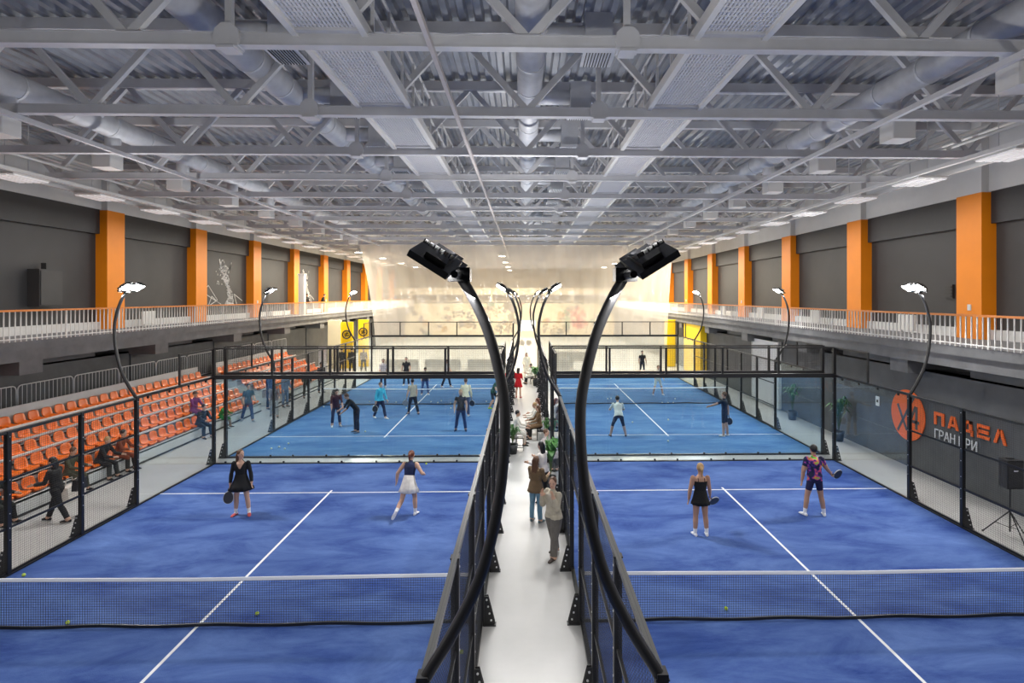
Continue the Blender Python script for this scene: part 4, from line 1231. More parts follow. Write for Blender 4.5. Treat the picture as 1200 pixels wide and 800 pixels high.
o, J = person('person in a dark vest and blue jeans standing on the far left court', (-2.86, 25.0, W), 0.0, 1.76, dict(lean=4, armL=(4, 14, 20, 2), armR=(6, 16, 30, -4), legL=(2, 9, 4), legR=(2, 9, 4)), top=(52, 50, 54), sleeve=0.4, bottom=(44, 66, 108), leg=1.9, shoes=(40, 50, 80), hair=('short', 'blond'))
o, J = person('man in a cream long-sleeved top behind the person in jeans', (-2.95, 28.0, W), A, 1.80, dict(lean=3, armL=(4, 10, 8, 2), armR=(6, 12, 12, 4)), top=(214, 206, 176), sleeve=1.9, bottom=(60, 70, 100), hair=('short', 'brown'))
racket(o, J, 'R', 'dark racket held by the man in the cream top', (0.03, 0.03, 0.03))
person('man in a white shirt and navy trousers beyond the far left net', (-9.12, 37.1, W), 0.3, 1.78, dict(armL=(10, 6, 40, 0), armR=(8, 6, 50, 0)), top=(226, 218, 214), sleeve=1.2, bottom=(30, 36, 60), hair=('short', 'black'))
person('man in a black shirt standing beyond the far left net', (-7.79, 37.8, W), 0.0, 1.80, dict(armL=(4, 16, 30, -6), armR=(4, 14, 10, 2), legL=(3, 5, 4), legR=(3, 5, 4)), top=(30, 32, 36), bottom=(28, 34, 56), hair=('short', 'black'))
person('person in a dark top and blue jeans leaning down behind the far left net', (-5.96, 34.2, W), 0.2, 1.74, dict(lean=30, head=20, armL=(30, 10, 30, 0), armR=(30, 10, 30, 0), legL=(8, 8, 12), legR=(8, 8, 12)), top=(46, 52, 74), sleeve=1.2, bottom=(56, 80, 130), hair=('short', 'black'))
person('player in a white top and black trousers striding beyond the far left net', (-5.09, 37.0, W), 1.2, 1.78, dict(lean=6, armL=(14, 8, 30, 0), armR=(-10, 8, 20, 0), legL=(20, 3, 6), legR=(-12, 3, 10)), top=(226, 220, 216), bottom=(26, 28, 40), hair=('short', 'brown'))
person('player in dark green with lime shoes close to the walkway fence', (-1.75, 30.0, W), 1.3, 1.72, dict(lean=26, head=10, armL=(30, 10, 40, 0), armR=(10, 12, 50, 0), legL=(34, 6, 50), legR=(8, 6, 36)), top=(38, 78, 66), bottom=(26, 34, 44), leg=0.9, shoes=(170, 220, 60), hair=('short', 'black'))
# --- far right court
o, J = person('player in a white printed T-shirt crouching with legs apart on the far right court', (3.77, 23.7, W), A, 1.80, dict(lean=36, head=-14, armL=(36, 18, 40, 0), armR=(36, 18, 40, 0), legL=(26, 16, 34), legR=(26, 16, 34)), top=(226, 230, 222), sleeve=0.8, bottom=(34, 42, 60), leg=1.1, shoes=(34, 40, 60), hair=('short', 'black'), bulk=1.1)
o, J = person('player in navy with an outstretched arm serving on the far right court', (8.2, 23.8, W), A + 0.9, 1.80, dict(lean=2, armL=(62, 28, 6, 28), armR=(-12, 14, 8, 6), legL=(2, 3, 4), legR=(-3, 3, 4)), top=(28, 40, 60), sleeve=0.7, bottom=(26, 34, 50), leg=0.85, shoes=(232, 232, 232), hair=('short', 'brown'), bulk=1.05)
racket(o, J, 'R', 'dark round racket hanging from the hand of the player in navy', (0.02, 0.02, 0.03))
person('player in a pale top and white shorts beyond the far right net', (7.76, 33.9, W), 0.0, 1.76, dict(lean=14, armL=(20, 14, 40, 0), armR=(20, 14, 40, 0), legL=(14, 14, 18), legR=(14, 14, 18)), top=(206, 214, 204), bottom=(196, 206, 200), leg=0.9, hair=('short', 'brown'))
person('man in a black T-shirt with short hair behind the far right court', (8.55, 42.2, 0), 0.1, 1.80, dict(armL=(4, 14, 16, 2), armR=(2, 12, 10, 2), legL=(2, 5, 3), legR=(2, 5, 3)), top=(20, 20, 24), bottom=(26, 28, 32), leg=1.0, hair=('short', 'black'))
# --- walkway
person('person in a beige hooded jacket and wide grey trousers raising hands to the face', (0.53, 12.9, 0), A + 2.3, 1.76, dict(lean=3, look=30, armL=(22, 10, 146, -12), armR=(18, 12, 148, -12), legL=(12, 3, 6), legR=(-10, 3, 8)), top=(176, 168, 150), sleeve=1.95, bottom=(98, 94, 90), leg=1.95, shoes=(64, 54, 50), hair=('short', 'brown'), near=True, bulk=1.28, legw=1.3)
person('long-haired person in a brown jacket and blue jeans on the walkway', (0.17, 14.9, 0), 2.6, 1.66, dict(lean=2, armL=(20, 8, 80, -10), armR=(20, 8, 80, -10), legL=(2, 3, 2), legR=(2, 3, 2)), top=(104, 84, 60), sleeve=1.95, bottom=(96, 132, 156), leg=1.95, shoes=(90, 110, 120), hair=('long', 'brown'), near=True, bulk=1.15, skirt=((104, 84, 60), 0.12, 0.0))
person('black-haired woman in a white top and black trousers behind the person in brown', (0.42, 16.3, 0), -2.2, 1.68, dict(lean=6, head=10, armL=(20, 8, 70, -6), armR=(26, 8, 80, -6)), top=(214, 208, 204), sleeve=1.9, bottom=(18, 18, 20), hair=('long', 'black'), near=True, shoes=(40, 40, 42))
person('seated person in a grey cardigan and pink top turning to the side on the walkway', (0.55, 19.6, 0), 1.0, 1.68, dict(lean=8, armL=(24, 18, 60, 4), armR=(34, 24, 70, 10), legL=(84, 8, 86), legR=(84, 8, 86), look=20), top=(176, 166, 164), sleeve=1.95, bottom=(60, 58, 62), shoes=(30, 30, 32), hair=('short', 'brown'), near=True, bulk=1.08)
person('person in a white sweater and pale trousers seated on the left of the walkway', (-0.52, 22.7, 0), 1.5, 1.70, dict(lean=14, armL=(30, 8, 50, 0), armR=(30, 8, 50, 0), legL=(82, 6, 84), legR=(82, 6, 84)), top=(222, 216, 206), sleeve=1.95, bottom=(200, 186, 172), shoes=(40, 36, 34), hair=('short', 'black'))
person('person in a brown coat seated on the walkway bench, nearest of the seated trio', (0.52, 23.7, 0), -1.4, 1.68, dict(lean=8, armL=(30, 8, 50, 0), armR=(30, 8, 50, 0), legL=(82, 5, 80), legR=(82, 5, 80)), top=(112, 86, 58), sleeve=1.95, bottom=(30, 28, 28), shoes=(24, 24, 24), hair=('mid', 'brown'))
person('fair-haired person in a white top seated on the walkway bench, middle of the trio', (0.42, 24.5, 0), -1.5, 1.66, dict(lean=10, armL=(30, 8, 60, 0), armR=(30, 8, 60, 0), legL=(82, 5, 80), legR=(82, 5, 80)), top=(226, 220, 208), sleeve=1.95, bottom=(40, 38, 38), shoes=(30, 30, 30), hair=('short', 'blond'))
person('dark-haired person in white seated on the walkway bench, furthest of the trio', (0.52, 25.3, 0), -1.5, 1.70, dict(lean=6, armL=(24, 8, 50, 0), armR=(24, 8, 50, 0), legL=(82, 5, 80), legR=(82, 5, 80)), top=(232, 228, 220), sleeve=1.95, bottom=(70, 60, 56), shoes=(30, 30, 30), hair=('mid', 'red'))
person('person in a red dress standing by the fence far down the walkway', (-0.45, 33.2, 0), 2.8, 1.68, dict(armL=(10, 8, 60, -8), armR=(10, 8, 60, -8)), top=(196, 22, 34), sleeve=0.9, bottom=(196, 22, 34), leg=0.3, shoes=(180, 40, 40), hair=('mid', 'black'), skirt=((196, 22, 34), 0.30, 0.05))
person('person in a white outfit standing at the far end of the walkway', (0.06, 41.2, 0), 0.2, 1.76, dict(armL=(4, 8, 20, 0), armR=(4, 8, 30, 0)), top=(236, 226, 200), sleeve=1.9, bottom=(236, 226, 200), shoes=(50, 44, 40), hair=('mid', 'brown'))
person('person in dark trousers seated by the plant far down the walkway', (0.42, 38.6, 0), -1.3, 1.68, dict(lean=10, armL=(30, 8, 60, 0), armR=(30, 8, 60, 0), legL=(84, 6, 80), legR=(84, 6, 80)), top=(222, 216, 200), sleeve=1.9, bottom=(28, 30, 30), shoes=(24, 24, 24), hair=('short', 'black'))
# --- beside the bleachers
person('person in black walking past the bleachers with a bag', (-12.2, 15.2, 0), -1.5, 1.70, dict(lean=8, head=10, armL=(20, 8, 60, 0), armR=(10, 10, 60, 0), legL=(-20, 3, 10), legR=(24, 3, 6)), top=(34, 33, 32), sleeve=1.95, bottom=(24, 24, 26), shoes=(24, 24, 26), hair=('mid', 'black'), bulk=1.12, near=True)
SIT = dict(lean=10, armL=(34, 8, 50, -6), armR=(34, 8, 50, -6), legL=(80, 6, 74), legR=(80, 6, 78))
person('person in dark clothes seated in the front row at the edge of the picture', (-13.70, 15.0, 0.0), PI / 2, 1.70, SIT, top=(40, 44, 40), sleeve=1.95, bottom=(28, 28, 30), shoes=(20, 20, 22), hair=('mid', 'blond'))
person('person in an olive jacket seated in the front row beside the white bag', (-13.70, 17.5, 0.0), PI / 2, 1.66, dict(SIT, head=16), top=(70, 70, 52), sleeve=1.95, bottom=(56, 58, 44), shoes=(24, 24, 22), hair=('short', 'brown'))
person('person in a black top seated in the front row resting elbows on knees', (-13.70, 18.75, 0.0), PI / 2, 1.72, dict(SIT, lean=26), top=(26, 28, 30), sleeve=1.95, bottom=(44, 46, 44), shoes=(20, 20, 20), hair=('short', 'blond'))
person('dark-haired person in a rust top seated in the front row beside the one in black', (-13.70, 19.6, 0.0), PI / 2, 1.72, dict(SIT, lean=18), top=(122, 58, 30), sleeve=1.95, bottom=(40, 40, 36), shoes=(24, 22, 20), hair=('short', 'black'))
person('person in a black and white jacket seated at the end of the front row', (-13.55, 24.2, 0.0), PI / 2 - 0.4, 1.76, dict(SIT, lean=24), top=(30, 36, 46), sleeve=1.95, bottom=(34, 44, 56), shoes=(30, 36, 46), hair=('short', 'black'), bulk=1.15)
person('person in a purple hoodie and brown cap seated behind the black and white jacket', (-14.25, 25.0, 0.38), PI / 2 - 0.3, 1.72, dict(SIT, lean=8), top=(120, 56, 110), sleeve=1.95, bottom=(40, 40, 60), shoes=(30, 30, 40), hair=('short', 'brown'), cap=(84, 56, 42))
person('child in a bright green top seated in the front row', (-13.60, 25.9, 0.0), PI / 2, 1.45, dict(SIT, lean=26), top=(36, 120, 60), sleeve=1.9, bottom=(150, 130, 120), shoes=(60, 60, 60), hair=('short', 'black'))
person('person in a teal T-shirt and jeans walking along the bleachers behind the glass', (-13.0, 27.2, 0), 0.8, 1.76, dict(lean=10, armL=(20, 8, 30, 0), armR=(-6, 10, 30, 0), legL=(20, 4, 10), legR=(-16, 4, 12)), top=(58, 88, 104), sleeve=0.7, bottom=(36, 54, 96), shoes=(150, 160, 170), hair=('short', 'black'))
person('person in pale trousers walking beside the teal T-shirt behind the glass', (-12.2, 28.2, 0), 0.4, 1.70, dict(lean=18, armL=(30, 8, 40, 0), armR=(20, 8, 40, 0), legL=(22, 4, 12), legR=(-12, 4, 14)), top=(116, 110, 116), sleeve=1.9, bottom=(150, 156, 160), shoes=(90, 100, 110), hair=('mid', 'brown'))
person('person in a dark blue coat standing at the aisle between the bleachers', (-13.3, 30.2, 0), 1.3, 1.82, dict(armL=(6, 8, 20, 0), armR=(6, 8, 20, 0)), top=(30, 52, 96), sleeve=1.95, bottom=(30, 48, 84), shoes=(40, 50, 70), hair=('short', 'black'), bulk=1.2)
person('person in light blue denim standing beside the dark blue coat', (-12.7, 30.7, 0), 1.0, 1.74, dict(armL=(12, 8, 30, 0), armR=(6, 8, 20, 0)), top=(112, 136, 164), sleeve=1.9, bottom=(96, 120, 150), shoes=(70, 80, 90), hair=('short', 'brown'), bulk=1.1)
person('person in a cream jacket seated in the front row of the shorter bleacher', (-13.60, 32.6, 0.0), PI / 2, 1.70, SIT, top=(206, 196, 176), sleeve=1.9, bottom=(40, 38, 36), shoes=(40, 38, 36), hair=('mid', 'brown'))
person('person in an olive coat standing by the shorter bleacher, nearer of the dark pair', (-12.6, 33.4, 0), 0.6, 1.78, dict(armL=(6, 8, 20, 0), armR=(6, 8, 20, 0)), top=(58, 58, 46), sleeve=1.95, bottom=(44, 44, 38), shoes=(30, 30, 28), hair=('short', 'black'), bulk=1.15)
person('person in a charcoal coat standing by the shorter bleacher, further of the dark pair', (-12.4, 35.2, 0), 0.9, 1.80, dict(armL=(6, 8, 20, 0), armR=(6, 8, 20, 0)), top=(48, 48, 52), sleeve=1.95, bottom=(36, 38, 44), shoes=(30, 30, 30), hair=('short', 'black'), bulk=1.15)
person('person in black standing in front of the yellow booth, leftmost of three', (-14.1, 44.6, 0), A - 0.3, 1.82, dict(armL=(6, 8, 20, 0), armR=(6, 8, 20, 0)), top=(26, 27, 26), sleeve=1.95, bottom=(28, 28, 26), shoes=(20, 20, 20), hair=('short', 'black'), bulk=1.15)
person('person in a dark grey coat in front of the yellow booth, middle of three', (-13.3, 44.5, 0), A + 0.4, 1.84, dict(armL=(6, 8, 20, 0), armR=(6, 8, 20, 0)), top=(44, 42, 40), sleeve=1.95, bottom=(30, 30, 30), shoes=(20, 20, 20), hair=('short', 'black'), bulk=1.15)
person('person in a brown checked jacket in front of the yellow booth, rightmost of three', (-12.6, 45.2, 0), 0.4, 1.76, dict(armL=(6, 12, 30, 0), armR=(6, 12, 30, 0), legL=(2, 6, 2), legR=(2, 6, 2)), top=(120, 88, 70), sleeve=1.9, bottom=(34, 28, 28), shoes=(20, 20, 20), hair=('short', 'brown'), bulk=1.1)
# --- on the left balcony
person('person in a black hooded coat behind the balcony railing, beside the white pillar', (-17.0, 45.0, 4.4), 1.2, 1.62, dict(lean=14, head=10), top=(14, 14, 16), sleeve=1.95, bottom=(190, 180, 170), shoes=(200, 190, 180), hair=('short', 'black'), bulk=1.25)
person('person in a black jacket leaning on the balcony railing', (-17.0, 48.6, 4.4), 1.7, 1.62, dict(lean=20, head=10), top=(18, 18, 20), sleeve=1.95, bottom=(200, 190, 170), shoes=(40, 36, 34), hair=('short', 'black'), bulk=1.2)
finish_people()
# ------------------------------------------------------------------ balls
BALL = MB().lathe([(0.033 * math.sin(PI * k / 10) + 0.0004, -0.033 * math.cos(PI * k / 10)) for k in range(11)], (0, 0, 0), 14).mesh('padel_ball', M_ball, True)
M_ballw = mat('pale_felt', (0.75, 0.78, 0.62), 0.9)
BALLW = BALL.copy(); BALLW.materials.clear(); BALLW.materials.append(M_ballw)
SEAM = MB().tube([(0.0335 * math.cos(a) , 0.0335 * math.sin(a) * math.cos(0.5 * math.sin(2 * a)), 0.0335 * math.sin(a) * math.sin(0.5 * math.sin(2 * a))) for a in [2 * PI * k / 24 for k in range(25)]], 0.0018, 4).mesh('seam', M_line)
near_balls = [(-8.21, 10.40, 'yellow ball lying at the foot of the near left net, left of the centre line'), (-4.99, 10.62, 'yellow ball lying behind the near left net, right of the centre line'),
              (3.6, 10.60, 'yellow ball lying behind the near right net'), (-10.5, 12.2, 'yellow ball lying by the outer fence post of the near left court'), (-3.5, 20.0, 'yellow ball lying by the glass at the far end of the near left court'),
              (-1.15, 9.4, 'yellow ball lying by the walkway fence of the near left court'), (1.3, 11.9, 'yellow ball lying by the walkway fence of the near right court')]
for x, y, lab in near_balls:
    b = tag(inst('padel_ball', BALL, (x, y, 0.02 + 0.033)), lab, 'ball', 'yellow balls on the near courts')
    inst('seam', SEAM, (x, y, 0.053), 0, b)
far_l = [(-9.72, 22.14), (-9.53, 22.38), (-9.38, 22.89), (-9.2, 22.1), (-6.91, 24.84), (-7.86, 32.1), (-7.63, 32.09), (-6.66, 31.31), (-6.64, 32.07), (-5.23, 31.78), (-4.81, 31.52), (-4.7, 32.03), (-2.8, 31.22), (-4.1, 31.4), (-8.04, 30.61), (-10.6, 30.45), (-10.5, 31.2), (-3.4, 31.9), (-5.9, 31.6), (-7.1, 31.7), (-8.6, 31.9), (-2.2, 31.8), (-3.9, 29.9), (-6.2, 30.0)]
for i, (x, y) in enumerate(sorted(far_l)): tag(inst('padel_ball', BALLW, (x, y, 0.053), 0, None, (1.15, 1.15, 1.0)), 'pale ball on the far left court, %s from the outer fence' % ORD[i], 'ball', 'pale balls scattered over the far left court')
far_r = [(4.85, 26.41), (5.63, 22.96), (6.63, 26.92), (7.71, 31.24), (7.39, 31.25), (7.99, 31.23), (4.8, 32.62), (4.6, 32.5), (8.4, 32.4)]
for i, (x, y) in enumerate(sorted(far_r)): tag(inst('padel_ball', BALLW, (x, y, 0.053), 0, None, (1.15, 1.15, 1.0)), 'pale ball on the far right court, %s from the walkway' % ORD[i], 'ball', 'pale balls scattered over the far right court')

# ------------------------------------------------------------------ wall sign on the right
def text_mesh(body, size, m, name):
    cu = bpy.data.curves.new(name, 'FONT'); cu.body = body; cu.size = size; cu.extrude = 0.01
    o = bpy.data.objects.new(name, cu); COL.objects.link(o)
    bpy.context.view_layer.update()
    me = bpy.data.meshes.new_from_object(o.evaluated_get(bpy.context.evaluated_depsgraph_get()))
    bpy.data.objects.remove(o); me.materials.clear(); me.materials.append(m)
    return me
M_sorange = mat('orange_sign_paint', srgb(238, 104, 30), 0.5)
M_swhite = mat('white_sign_paint', (0.72, 0.73, 0.74), 0.5)
XS = LWR - 0.02
t = thing('wall_sign', 'orange disc sign with orange and white lettering on the right wall', 'sign', (XS, 17.5, 1.0))
# local helper: u runs towards the camera (-Y), v up
def U(poly, y0, z0, name, m, par=t, dx=0.0):
    MB().prism([(y0 - a, z0 + b) for a, b in poly], 'x', XS - 0.03 - dx, XS).build(name, m, par)
cy, cz, r = 19.5, 1.76, 0.86
disc = [(r * math.cos(2 * PI * k / 48), r * math.sin(2 * PI * k / 48)) for k in range(48)]
U(disc, cy, cz, 'disc', M_sorange)
# X strokes and the 4 in wall grey, proud of the disc
def stroke(a, b, w, nm_, m=None):
    a = Vector(a); b = Vector(b); d = (b - a).normalized(); n = Vector((-d.y, d.x)) * (w / 2)
    U([tuple(a + n), tuple(b + n), tuple(b - n), tuple(a - n)], cy, cz, nm_, m or M_concrete_d, t, 0.012)
stroke((-0.50, 0.30), (-0.02, -0.52), 0.10, 'cross_stroke'); stroke((0.34, 0.66), (-0.50, -0.62), 0.09, 'cross_stroke')
stroke((0.42, 0.36), (0.16, -0.16), 0.10, 'digit_stroke'); stroke((0.14, -0.16), (0.60, -0.16), 0.10, 'digit_stroke'); stroke((0.46, 0.36), (0.46, -0.40), 0.11, 'digit_stroke')
# block letters
def letter(y0, polys, nm_): 
    for k, p in enumerate(polys):
        U(p, y0, 1.74, nm_, M_sorange)
h = 0.40; w = 0.44; s = 0.10
rect = lambda a, b, c, d: [(a, c), (b, c), (b, d), (a, d)]
letter(18.22, [rect(0, s, 0, h), rect(w - s, w, 0, h), rect(s, w - s, h - s, h)], 'letter_pe')
letter(17.63, [[(0, 0), (s, 0), (0.24, h), (0.14, h)], [(w - s, 0), (w, 0), (0.30, h), (0.20, h)], rect(0.14, 0.32, 0.08, 0.16)], 'letter_a')
letter(17.06, [rect(0.06, w - 0.04, 0.06, 0.14), [(0.06, 0.14), (0.15, 0.14), (0.21, h), (0.12, h)], rect(0.30, 0.40, 0.14, h), rect(0.12, 0.40, h - 0.09, h), rect(0, 0.08, -0.04, 0.14), rect(w - 0.08, w, -0.04, 0.14)], 'letter_de')
letter(16.46, [rect(0, w, 0, 0.09), rect(0, w - 0.04, 0.155, 0.245), rect(0, w, h - 0.09, h), rect(0, 0.05, 0.09, h - 0.09)], 'letter_ye')
letter(15.88, [[(0, 0), (s, 0), (0.25, h), (0.15, h)], [(w - s, 0), (w, 0), (0.29, h), (0.19, h)]], 'letter_el')
me = text_mesh('ГРАН ПРИ', 0.40, M_swhite, 'lettering')
o = bpy.data.objects.new('lettering', me); COL.objects.link(o)
o.rotation_euler = (PI / 2, 0, -PI / 2); o.parent = t; o.location = Vector((XS - 0.02, 18.22, 1.31)) - Vector(t.location)
xs = [v.co.x for v in me.vertices]; wd = max(xs) - min(xs)
o.scale = (1.72 / wd, 1.0, 1.0)
# small notice
tt = thing('wall_notice', 'small white notice on the right wall beside the potted palm', 'notice', (LWR - 0.02, 21.2, 1.9))
MB().box(LWR - 0.03, LWR, 21.1, 21.32, 1.75, 2.1).build('board', M_swhite, tt)
MB().box(LWR - 0.035, LWR - 0.03, 21.16, 21.26, 1.88, 1.98).build('pictogram', M_black, tt)

# ------------------------------------------------------------------ loudspeaker on tripod
sx_, sy_ = 11.65, 13.75
t = thing('speaker_stand', 'black tripod stand carrying a loudspeaker by the right wall', 'speaker stand', (sx_, sy_, 0))
MB().tube([(sx_, sy_, 0.12), (sx_, sy_, 1.2)], 0.018, 8).build('pole', M_black, t)
MB().tube([(sx_, sy_, 0.62), (sx_, sy_, 0.70)], 0.032, 8).build('collar', M_black, t)
for k in range(3):
    a = 2 * PI * k / 3 + 0.35; q = Vector((math.cos(a), math.sin(a), 0))
    b0 = Vector((sx_, sy_, 0.62)); f_ = b0 + q * 0.52; f_.z = 0.015
    lg = MB().tube([b0, f_], 0.014, 8).build('leg', M_black, t)
    MB().tube([b0 + Vector((0, 0, -0.4)), b0 + (f_ - b0) * 0.55], 0.008, 6).build('brace', M_black, t)
    MB().lathe([(0.02, -0.015), (0.024, 0.0), (0.018, 0.025)], tuple(f_), 8).build('rubber_foot', M_black, lg)
t = thing('loudspeaker', 'black box loudspeaker on top of the tripod stand', 'loudspeaker', (sx_, sy_, 1.2), None)
M_spk = mat('speaker_plastic', (0.02, 0.02, 0.021), 0.45); M_grl = mat('speaker_grille', (0.035, 0.035, 0.036), 0.7, bump=0.5, bscale=120)
MB().prism([(sx_ - 0.20, sy_ - 0.16), (sx_ + 0.20, sy_ - 0.16), (sx_ + 0.14, sy_ + 0.17), (sx_ - 0.14, sy_ + 0.17)], 'z', 1.2, 1.88).build('cabinet', M_spk, t)
MB().box(sx_ - 0.18, sx_ + 0.18, sy_ - 0.175, sy_ - 0.16, 1.24, 1.84).build('grille', M_grl, t)
MB().box(sx_ - 0.05, sx_ + 0.05, sy_ - 0.182, sy_ - 0.175, 1.62, 1.65).build('badge', M_swhite, t)
MB().box(sx_ - 0.08, sx_ + 0.08, sy_ - 0.03, sy_ + 0.03, 1.88, 1.91).build('handle', M_spk, t)

# ------------------------------------------------------------------ potted plants
def plant(x, y, hgt, spread, lab, seed, pot=0.2, poth=0.4, n=26, broad=False):
    rnd = random.Random(seed)
    t = thing('potted_plant', lab, 'plant', (x, y, 0))
    MB().lathe([(pot * 0.75, 0.0), (pot, poth), (pot * 0.9, poth), (pot * 0.88, poth - 0.04)], (x, y, 0), 16).build('pot', M_pot, t, True)
    MB().lathe([(pot * 0.86, poth - 0.05), (pot * 0.86, poth - 0.04)], (x, y, 0), 16).build('soil', mat('soil', (0.03, 0.02, 0.012), 0.9), t)
    st = MB()
    leaves = []
    for k in range(n):
        a = rnd.uniform(0, 2 * PI); tl = rnd.uniform(0.15, 1.0)
        b0 = Vector((x, y, poth)); d = Vector((math.cos(a), math.sin(a), 0))
        l = hgt * rnd.uniform(0.55, 1.0)
        p1 = b0 + d * (spread * 0.25 * tl) + Vector((0, 0, l * 0.55)); p2 = b0 + d * (spread * 0.7 * tl) + Vector((0, 0, l * 0.95)); p3 = b0 + d * (spread * tl * 1.15) + Vector((0, 0, l * 0.80))
        st.tube([b0, p1], [0.008, 0.005], 5)
        sd = Vector((-d.y, d.x, 0)); w = (0.11 if broad else 0.045) * rnd.uniform(0.8, 1.2)
        m = MB(); pts = [p1, (p1 + p2) / 2 + Vector((0, 0, 0.03)), p2, (p2 + p3) / 2, p3]; ws = [0.15, 0.85, 1.0, 0.7, 0.05]
        for p, q in zip(pts, ws):
            m.v += [tuple(p - sd * w * q + Vector((0, 0, 0.25 * w * q))), tuple(p), tuple(p + sd * w * q + Vector((0, 0, 0.25 * w * q)))]
        for i in range(4):
            for j in range(2):
                e = i * 3 + j; m.f.append((e, e + 1, e + 4, e + 3))
        nn = len(m.v); m.v += [(a_, b_, c_ - 0.004) for a_, b_, c_ in m.v]; m.f += [tuple(nn + i for i in reversed(f)) for f in m.f]
        leaves.append(m)
    st.build('stems', mat('plant_stem', (0.07, 0.10, 0.03), 0.7), t)
    for m in leaves: m.build('leaf', M_leaf, t, True)
plant(12.55, 23.0, 1.45, 0.55, 'tall potted palm against the right wall behind the glass', 1, 0.22, 0.42, 30)
plant(12.55, 27.0, 1.4, 0.5, 'potted palm by the right wall next to the far court', 2, 0.22, 0.42, 26)
plant(-0.55, 21.4, 0.75, 0.38, 'potted palm standing on the left of the walkway', 3, 0.20, 0.36, 26)
plant(0.68, 17.6, 1.25, 0.34, 'broad-leaved potted plant on the walkway behind the hooded person', 4, 0.17, 0.35, 18, True)
plant(0.74, 22.4, 0.85, 0.30, 'small potted plant beside the walkway bench', 5, 0.16, 0.30, 16)
plant(0.62, 37.6, 0.9, 0.42, 'potted plant with pale flowers far down the walkway', 6, 0.2, 0.4, 22, True)

# ------------------------------------------------------------------ benches, stool, side table
def bench(x0, x1, y0, y1, h, lab, m=M_black):
    t = thing('bench', lab, 'bench', ((x0 + x1) / 2, (y0 + y1) / 2, 0))
    n = 4
    for k in range(n):
        a = x0 + (x1 - x0) * k / n
        MB().box(a + 0.01, a + (x1 - x0) / n - 0.01, y0, y1, h - 0.04, h).build('slat', m, t)
    for xx in (x0 + 0.03, x1 - 0.03):
        for yy in (y0 + 0.05, y1 - 0.05): MB().box(xx - 0.02, xx + 0.02, yy - 0.02, yy + 0.02, 0, h - 0.04).build('leg', M_black, t)
    MB().box(x0 + 0.01, x1 - 0.01, y0 + 0.03, y0 + 0.07, h - 0.09, h - 0.04).build('apron', M_black, t)
bench(0.38, 0.80, 23.3, 25.8, 0.43, 'black slatted bench under the seated trio on the walkway')
bench(-0.78, -0.40, 22.3, 23.2, 0.43, 'black slatted stool under the person in the white sweater')
bench(0.34, 0.78, 19.2, 20.1, 0.43, 'black slatted stool under the person in the grey cardigan')
bench(0.30, 0.78, 38.2, 39.4, 0.43, 'black slatted bench far down the walkway')
t = thing('side_table', 'small black wire-frame table beside the walkway palm', 'table', (-0.30, 21.95, 0))
for xx in (-0.48, -0.16):
    for yy in (21.8, 22.12): MB().box(xx - 0.01, xx + 0.01, yy - 0.01, yy + 0.01, 0, 0.45).build('leg', M_black, t)
MB().box(-0.50, -0.14, 21.78, 22.14, 0.45, 0.47).build('top', M_black, t)
for yy in (21.8, 22.12): MB().box(-0.48, -0.16, yy - 0.008, yy + 0.008, 0.10, 0.12).build('stretcher', M_black, t)
# white bag carried beside the bleachers
t = thing('tote_bag', 'pale tote bag standing on the floor in front of the front row', 'bag', (-13.1, 17.0, 0))
MB().prism([(16.6, 0.0), (17.2, 0.0), (17.27, 0.42), (16.53, 0.42)], 'x', -13.23, -12.97).build('body', mat('pale_canvas', (0.70, 0.64, 0.58), 0.85, var=0.25, scale=6), t)
for q in (-13.21, -12.99): MB().tube([(q, 16.75, 0.42), (q, 16.8, 0.60), (q, 17.0, 0.60), (q, 17.05, 0.42)], 0.012, 6).build('handle', mat('pale_canvas_strap', (0.45, 0.4, 0.34), 0.85), t)
t = thing('handbag', 'black handbag held by the person walking past the bleachers', 'bag', (-11.85, 15.5, 0.72))
MB().prism([(15.3, 0.74), (15.7, 0.74), (15.66, 1.02), (15.34, 1.02)], 'x', -11.92, -11.78).build('body', M_spk, t)
MB().tube([(-11.85, 15.38, 1.02), (-11.85, 15.5, 1.16), (-11.85, 15.62, 1.02)], 0.012, 6).build('handle', M_spk, t)

# ------------------------------------------------------------------ booths and boards in the far zone
t = thing('yellow_booth', 'white and yellow booth with a black round emblem beyond the left bleacher', 'booth', (-14, 47, 0))
MB().box(-15.9, -14.9, 46.8, 47.2, 0.02, 3.9).build('white_panel', M_cream, t)
MB().box(-14.9, -13.95, 46.9, 47.2, 0.02, 3.75).build('yellow_panel', M_yellow, t)
MB().box(-13.8, -13.0, 48.0, 48.3, 0.02, 3.9).build('yellow_panel', M_yellow, t)
def ring_emblem(x, y, z, r, par):
    m = MB(); n = 24
    m.tube([(x + r * math.cos(2 * PI * k / n), y, z + r * math.sin(2 * PI * k / n)) for k in range(n + 1)], r * 0.16, 6)
    m.bar((x - r * 0.6, y, z + r * 0.1), (x + r * 0.5, y, z + r * 0.35), 0.04, r * 0.2, (0, 0, 1)); m.bar((x - r * 0.3, y, z - r * 0.5), (x + r * 0.2, y, z + r * 0.6), 0.04, r * 0.2, (1, 0, 0))
    m.bar((x - r * 0.5, y, z - r * 0.3), (x + r * 0.6, y, z - r * 0.2), 0.04, r * 0.2, (0, 0, 1))
    m.build('emblem', M_black, par)
ring_emblem(-14.42, 46.88, 2.75, 0.32, t); ring_emblem(-13.4, 47.98, 2.9, 0.32, t)
t = thing('yellow_partition', 'tall yellow partition panels along the right side beyond the far court', 'partition', (12.8, 44, 0))
MB().box(12.55, 13.0, 41.2, 45.5, 0.02, 3.7).build('side_panel', M_yellow, t)
MB().box(11.6, 12.4, 47.5, 47.8, 0.02, 3.9).build('front_panel', M_yellow, t)
